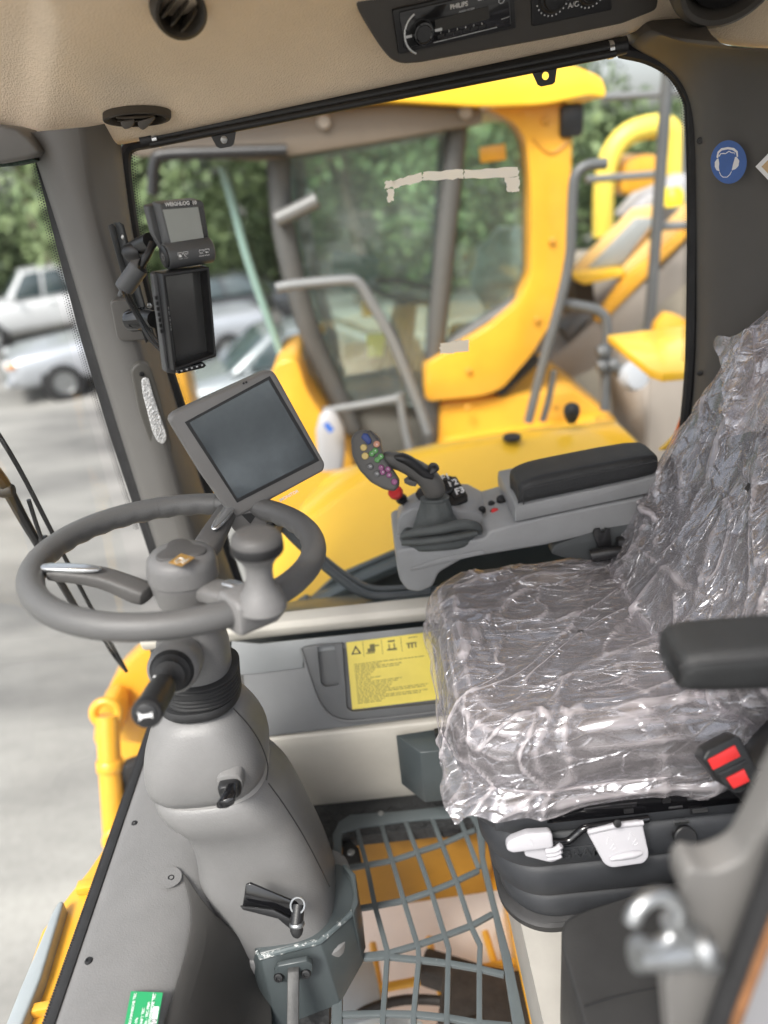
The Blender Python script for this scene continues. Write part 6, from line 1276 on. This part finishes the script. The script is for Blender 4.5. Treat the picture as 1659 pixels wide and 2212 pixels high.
# ================================================================== VEHICLES IN THE YARD
def vehicle(name, label, loc, rz, L, Wd, H, paint, kind):
    t = thing(name, label, 'car' if kind == 'sedan' else 'truck', loc, 'vehicles parked in the yard')
    M = Matrix.Rotation(rz, 3, 'Z'); o = V(loc)
    def T(p): return o + M @ V(p)
    # body sections along the length: (x, half width, z bottom, z top)
    if kind == 'pickup': bs = [(-.5, .80, .50, .80), (-.485, .90, .38, 1.02), (-.44, .97, .34, 1.12), (-.30, 1, .32, 1.17), (-.20, 1, .32, 1.20), (.15, 1, .32, 1.20), (.44, 1, .34, 1.20), (.49, .97, .42, 1.17), (.5, .93, .5, 1.1)]; cabs = [(-.22, .90, 1.18), (-.11, .80, 1.88), (.08, .80, 1.92), (.15, .84, 1.18)]
    else: bs = [(-.5, .75, .42, .62), (-.485, .88, .30, .78), (-.42, .97, .26, .88), (-.22, 1, .24, .98), (.1, 1, .24, 1.0), (.35, 1, .26, 1.02), (.47, .95, .32, .98), (.5, .85, .45, .85)]; cabs = [(-.24, .90, .96), (-.08, .76, 1.44), (.16, .76, 1.46), (.36, .86, 1.0)]
    k = H / (1.92 if kind == 'pickup' else 1.46); hw = Wd / 2
    def sec(x, w, z0, z1): return [T((x * L, a * hw * w, z0 * k + (z1 - z0) * k * (b * .5 + .5))) for a, b in sup(1, 1, 5, 28)]
    mk('body', loft([sec(*q) for q in bs]), paint, t)
    cs = [[T((x * L, s * hw * w, z * k)) for s in (-1, 1)] for x, w, z in cabs]
    cv = [p for q in cs for p in q]
    mk('cabin', (cv, [(0, 1, 3, 2), (2, 3, 5, 4), (4, 5, 7, 6), (0, 2, 4, 6), (1, 7, 5, 3), (0, 6, 7, 1)]), paint, t, bev=.06, seg=3)
    def quad(a, b, c, d, off, nm):
        n = (b - a).cross(d - a).normalized(); cc = (a + b + c + d) / 4; n = n if n.dot(cc - T((0, 0, .9 * k))) > 0 else -n
        mk(nm, prism([p.lerp(cc, off) + n * .006 for p in (a, b, c, d)], n * .012), GLC_D, t, bev=.01)
    quad(cs[0][0], cs[0][1], cs[1][1], cs[1][0], .12, 'windscreen')
    quad(cs[2][0], cs[2][1], cs[3][1], cs[3][0], .14, 'rear_window')
    for s in (0, 1):
        a, b, c, d = cs[0][s], cs[1][s], cs[2][s], cs[3][s]; m0 = a.lerp(d, .5); m1 = b.lerp(c, .5)
        quad(a.lerp(m0, .15), m0, m1, b.lerp(m1, .1), .12, 'side_window'); quad(m0, d.lerp(m0, .15), c.lerp(m1, .1), m1, .12, 'side_window')
    R_ = .40 * k if kind == 'pickup' else .33
    for sx in (-.32, .31):
        for s in (-1, 1):
            c = T((sx * L, s * hw * .93, R_)); ax = M @ V((0, s, 0))
            w = mk('tyre', lathe([(R_ * .6, -.11), (R_ * .92, -.12), (R_, -.08), (R_, .07), (R_ * .92, .11), (R_ * .62, .11)], c, ax, 32, False), RUB, t)
            mk('rim', lathe([(R_ * .62, .09), (R_ * .58, .105), (R_ * .5, .07), (R_ * .2, .08), (0, .10)], c, ax, 24), ZINC, w)
            mk('wheel_arch', torus(c + ax * .045, ax, R_ * 1.14, .035, 28, 6, R(0), R(180)) if False else lathe([(R_ * 1.18, -.12), (R_ * 1.18, .05)], c, ax, 28), RUB, t)
    f = -.497 * L
    for s in (-1, 1): mk('headlight', box(T((f + .05, s * hw * .72, (.92 if kind == 'pickup' else .68) * k)), (.14, .34, .17), M), mat('headlight_glass', (.75, .77, .78), .1, coat=.5), t, bev=.04)
    for s in (-1, 1): mk('indicator', box(T((f + .10, s * hw * .93, (.92 if kind == 'pickup' else .68) * k)), (.14, .05, .1), M), mat('amber', (.8, .28, .03), .3), t, bev=.015)
    g = mk('grille', box(T((f - .005, 0, (.9 if kind == 'pickup' else .6) * k)), (.05, hw * .95, .24 * k), M), BLK, t, bev=.02)
    for i in range(4): mk('grille_bar', box(T((f - .035, 0, (.82 + i * .055 if kind == 'pickup' else .54 + i * .04) * k)), (.02, hw * .95, .018), M), CHROME, g)
    mk('bumper', box(T((f - .03, 0, .52 * k)), (.16, Wd * .96, .2 * k), M), CHROME if kind == 'pickup' else paint, t, bev=.05)
    for s in (-1, 1): mk('mirror', box(T((-.17 * L, s * (hw + .10), (1.3 if kind == 'pickup' else 1.0) * k)), (.10, .2, .16), M), paint, t, bev=.04)
    for s in (-1, 1):
        for x in (.0, .13): mk('door_handle', box(T((x * L, s * (hw + .012), (1.02 if kind == 'pickup' else .82) * k)), (.16, .03, .03), M), CHROME, t, bev=.01)
    return t
GLC_D = mat('dark_car_glass', (.05, .07, .075), .06, spec=.8)
W1 = mat('white_car_paint', (.55, .56, .57), .3, coat=.6, var=(2, .03)); W2 = mat('silver_car_paint', (.42, .44, .47), .28, metal=.35, coat=.6, var=(2, .04)); W3 = mat('grey_car_paint', (.30, .33, .34), .25, metal=.4, coat=.7); W4 = mat('black_car_paint', (.03, .033, .036), .22, coat=.8)
def gpos(a, b): p = P(a, b, Z=GZ); return (p.x, p.y, GZ)
vehicle('pickup_truck', 'white pickup truck parked behind the silver pickup', gpos(130, 722), R(205 - 180 + 0), 5.6, 2.0, 1.95, W1, 'pickup')
vehicle('pickup_truck', 'silver pickup truck with chrome bumper nearest the windscreen', gpos(318, 806), R(24), 5.4, 2.0, 1.75, W2, 'pickup')
vehicle('parked_car', 'grey parked car between the monitors and the loader windscreen', gpos(640, 890), R(15), 4.6, 1.85, 1.5, W3, 'sedan')
vehicle('parked_car', 'dark parked car half hidden behind the tall camera monitor', gpos(480, 720), R(12), 4.5, 1.85, 1.5, W4, 'sedan')

# ================================================================== TREES
LEAFS = [mat('leaf_dark', (.075, .115, .05), .6, var=(3, .4)), mat('leaf_mid', (.14, .20, .085), .6, var=(3, .35)), mat('leaf_light', (.22, .29, .13), .6, var=(3, .3))]
BARK = mat('bark', (.09, .07, .05), .9, bump=(12, .8), var=(6, .4))
def tree(x, y, h, r, label, mix, seed):
    rn = random.Random(seed); t = thing('broadleaf_tree', label, 'tree', (x, y, GZ), 'trees around the yard'); o = V((x, y, GZ))
    mk('trunk', tube([o, o + V((.1, 0, h * .2)), o + V((-.1, .1, h * .45)), o + V((.1, 0, h * .8))], [.22, .18, .13, .04], 10, 4), BARK, t)
    cl_ = []
    for i in range(16):
        a = rn.uniform(0, 6.28); q = rn.random() ** .5; zz_ = rn.uniform(.12, .95)
        w = math.sin(math.pi * min(1, zz_ * .85 + .15)) ** .6; cl_.append((o + V((math.cos(a) * q * r * w, math.sin(a) * q * r * w, h * zz_)), r * rn.uniform(.28, .5)))
    for i in range(5): mk('limb', tube([o + V((0, 0, h * (.25 + i * .08))), o.lerp(cl_[i][0], .5) + V((0, 0, h * .15)), cl_[i][0]], [.08, .05, .02], 6, 3), BARK, t)
    for m_ in range(3):
        v, f = [], []
        for c, cr_ in cl_:
            for k in range(int(mix[m_] * 150)):
                d = V((rn.gauss(0, 1), rn.gauss(0, 1), rn.gauss(0, .8)))
                if d.length < 1e-3: continue
                p = c + d.normalized() * cr_ * rn.random() ** .4; s = rn.uniform(.10, .2)
                a = V((rn.gauss(0, 1), rn.gauss(0, 1), rn.gauss(0, 1))).normalized(); b = a.cross(V((rn.gauss(0, 1), rn.gauss(0, 1), rn.gauss(0, 1)))).normalized()
                n0 = len(v); v += [p - a * s, p + b * s * .5, p + a * s, p - b * s * .5]; f.append((n0, n0 + 1, n0 + 2, n0 + 3))
        lf = mk('crown', (v, f), LEAFS[m_], t, flat=True, weld=False)
tl_ = [(-16, 27, 11, 4.5, 'tall tree at the far left beyond the white pickup', (.8, 1, .8)), (-9.5, 24, 8.5, 3.6, 'rounded tree straight behind the parked pickups', (.6, 1, 1)), (-12, 32, 12, 5, 'large dark tree deep behind the left pickups', (1.4, .8, .3)),
       (-5.5, 23, 7.5, 3.4, 'bright tree beside the weighing display', (.5, 1, 1.1)), (-3, 27, 10, 4.2, 'dark tree behind the loader windscreen', (1.3, .9, .4)), (0, 22, 7.5, 3.6, 'leafy tree seen through the loader door glass', (.8, 1.1, .7)), (3.2, 25, 8.5, 4, 'mid green tree behind the loader middle post', (1, 1, .5)),
       (6, 25, 7, 3.6, 'green tree behind the yellow rear post', (1, 1, .6)), (10.5, 27, 5.6, 3.0, 'tree behind the yellow guard loop', (1, 1, .6)), (13.5, 26, 6.5, 3.4, 'dark tree at the right behind the grey rail', (1.3, .9, .4)), (19, 30, 10, 4.5, 'tall tree at the far right corner of the window', (1.2, .9, .4)), (-21, 31, 12, 5, 'big tree closing the left edge of the yard', (1, 1, .6))]
for i, a in enumerate(tl_): tree(*a[:4], a[4], a[5], 50 + i)
# low hedge bank along the yard edge
rn = random.Random(9); v, f = [], []
for k in range(26000):
    x = rn.uniform(-40, 40); y = 33 + rn.uniform(0, 3.5); z = GZ + rn.random() ** .8 * (2.8 + 1.6 * noise.noise(V((x * .25, 0, 0))))
    p = V((x, y, z)); s = rn.uniform(.18, .4); a = V((rn.gauss(0, 1), rn.gauss(0, 1), rn.gauss(0, 1))).normalized(); b = a.cross(V((rn.gauss(0, 1), rn.gauss(0, 1), rn.gauss(0, 1)))).normalized()
    n0 = len(v); v += [p - a * s, p + b * s * .5, p + a * s, p - b * s * .5]; f.append((n0, n0 + 1, n0 + 2, n0 + 3))
hg = mk('hedge_bank', (v, f), LEAFS[1], flat=True, weld=False); tag(hg, 'dense green hedge bank along the far edge of the yard', 'hedge', kind='stuff')
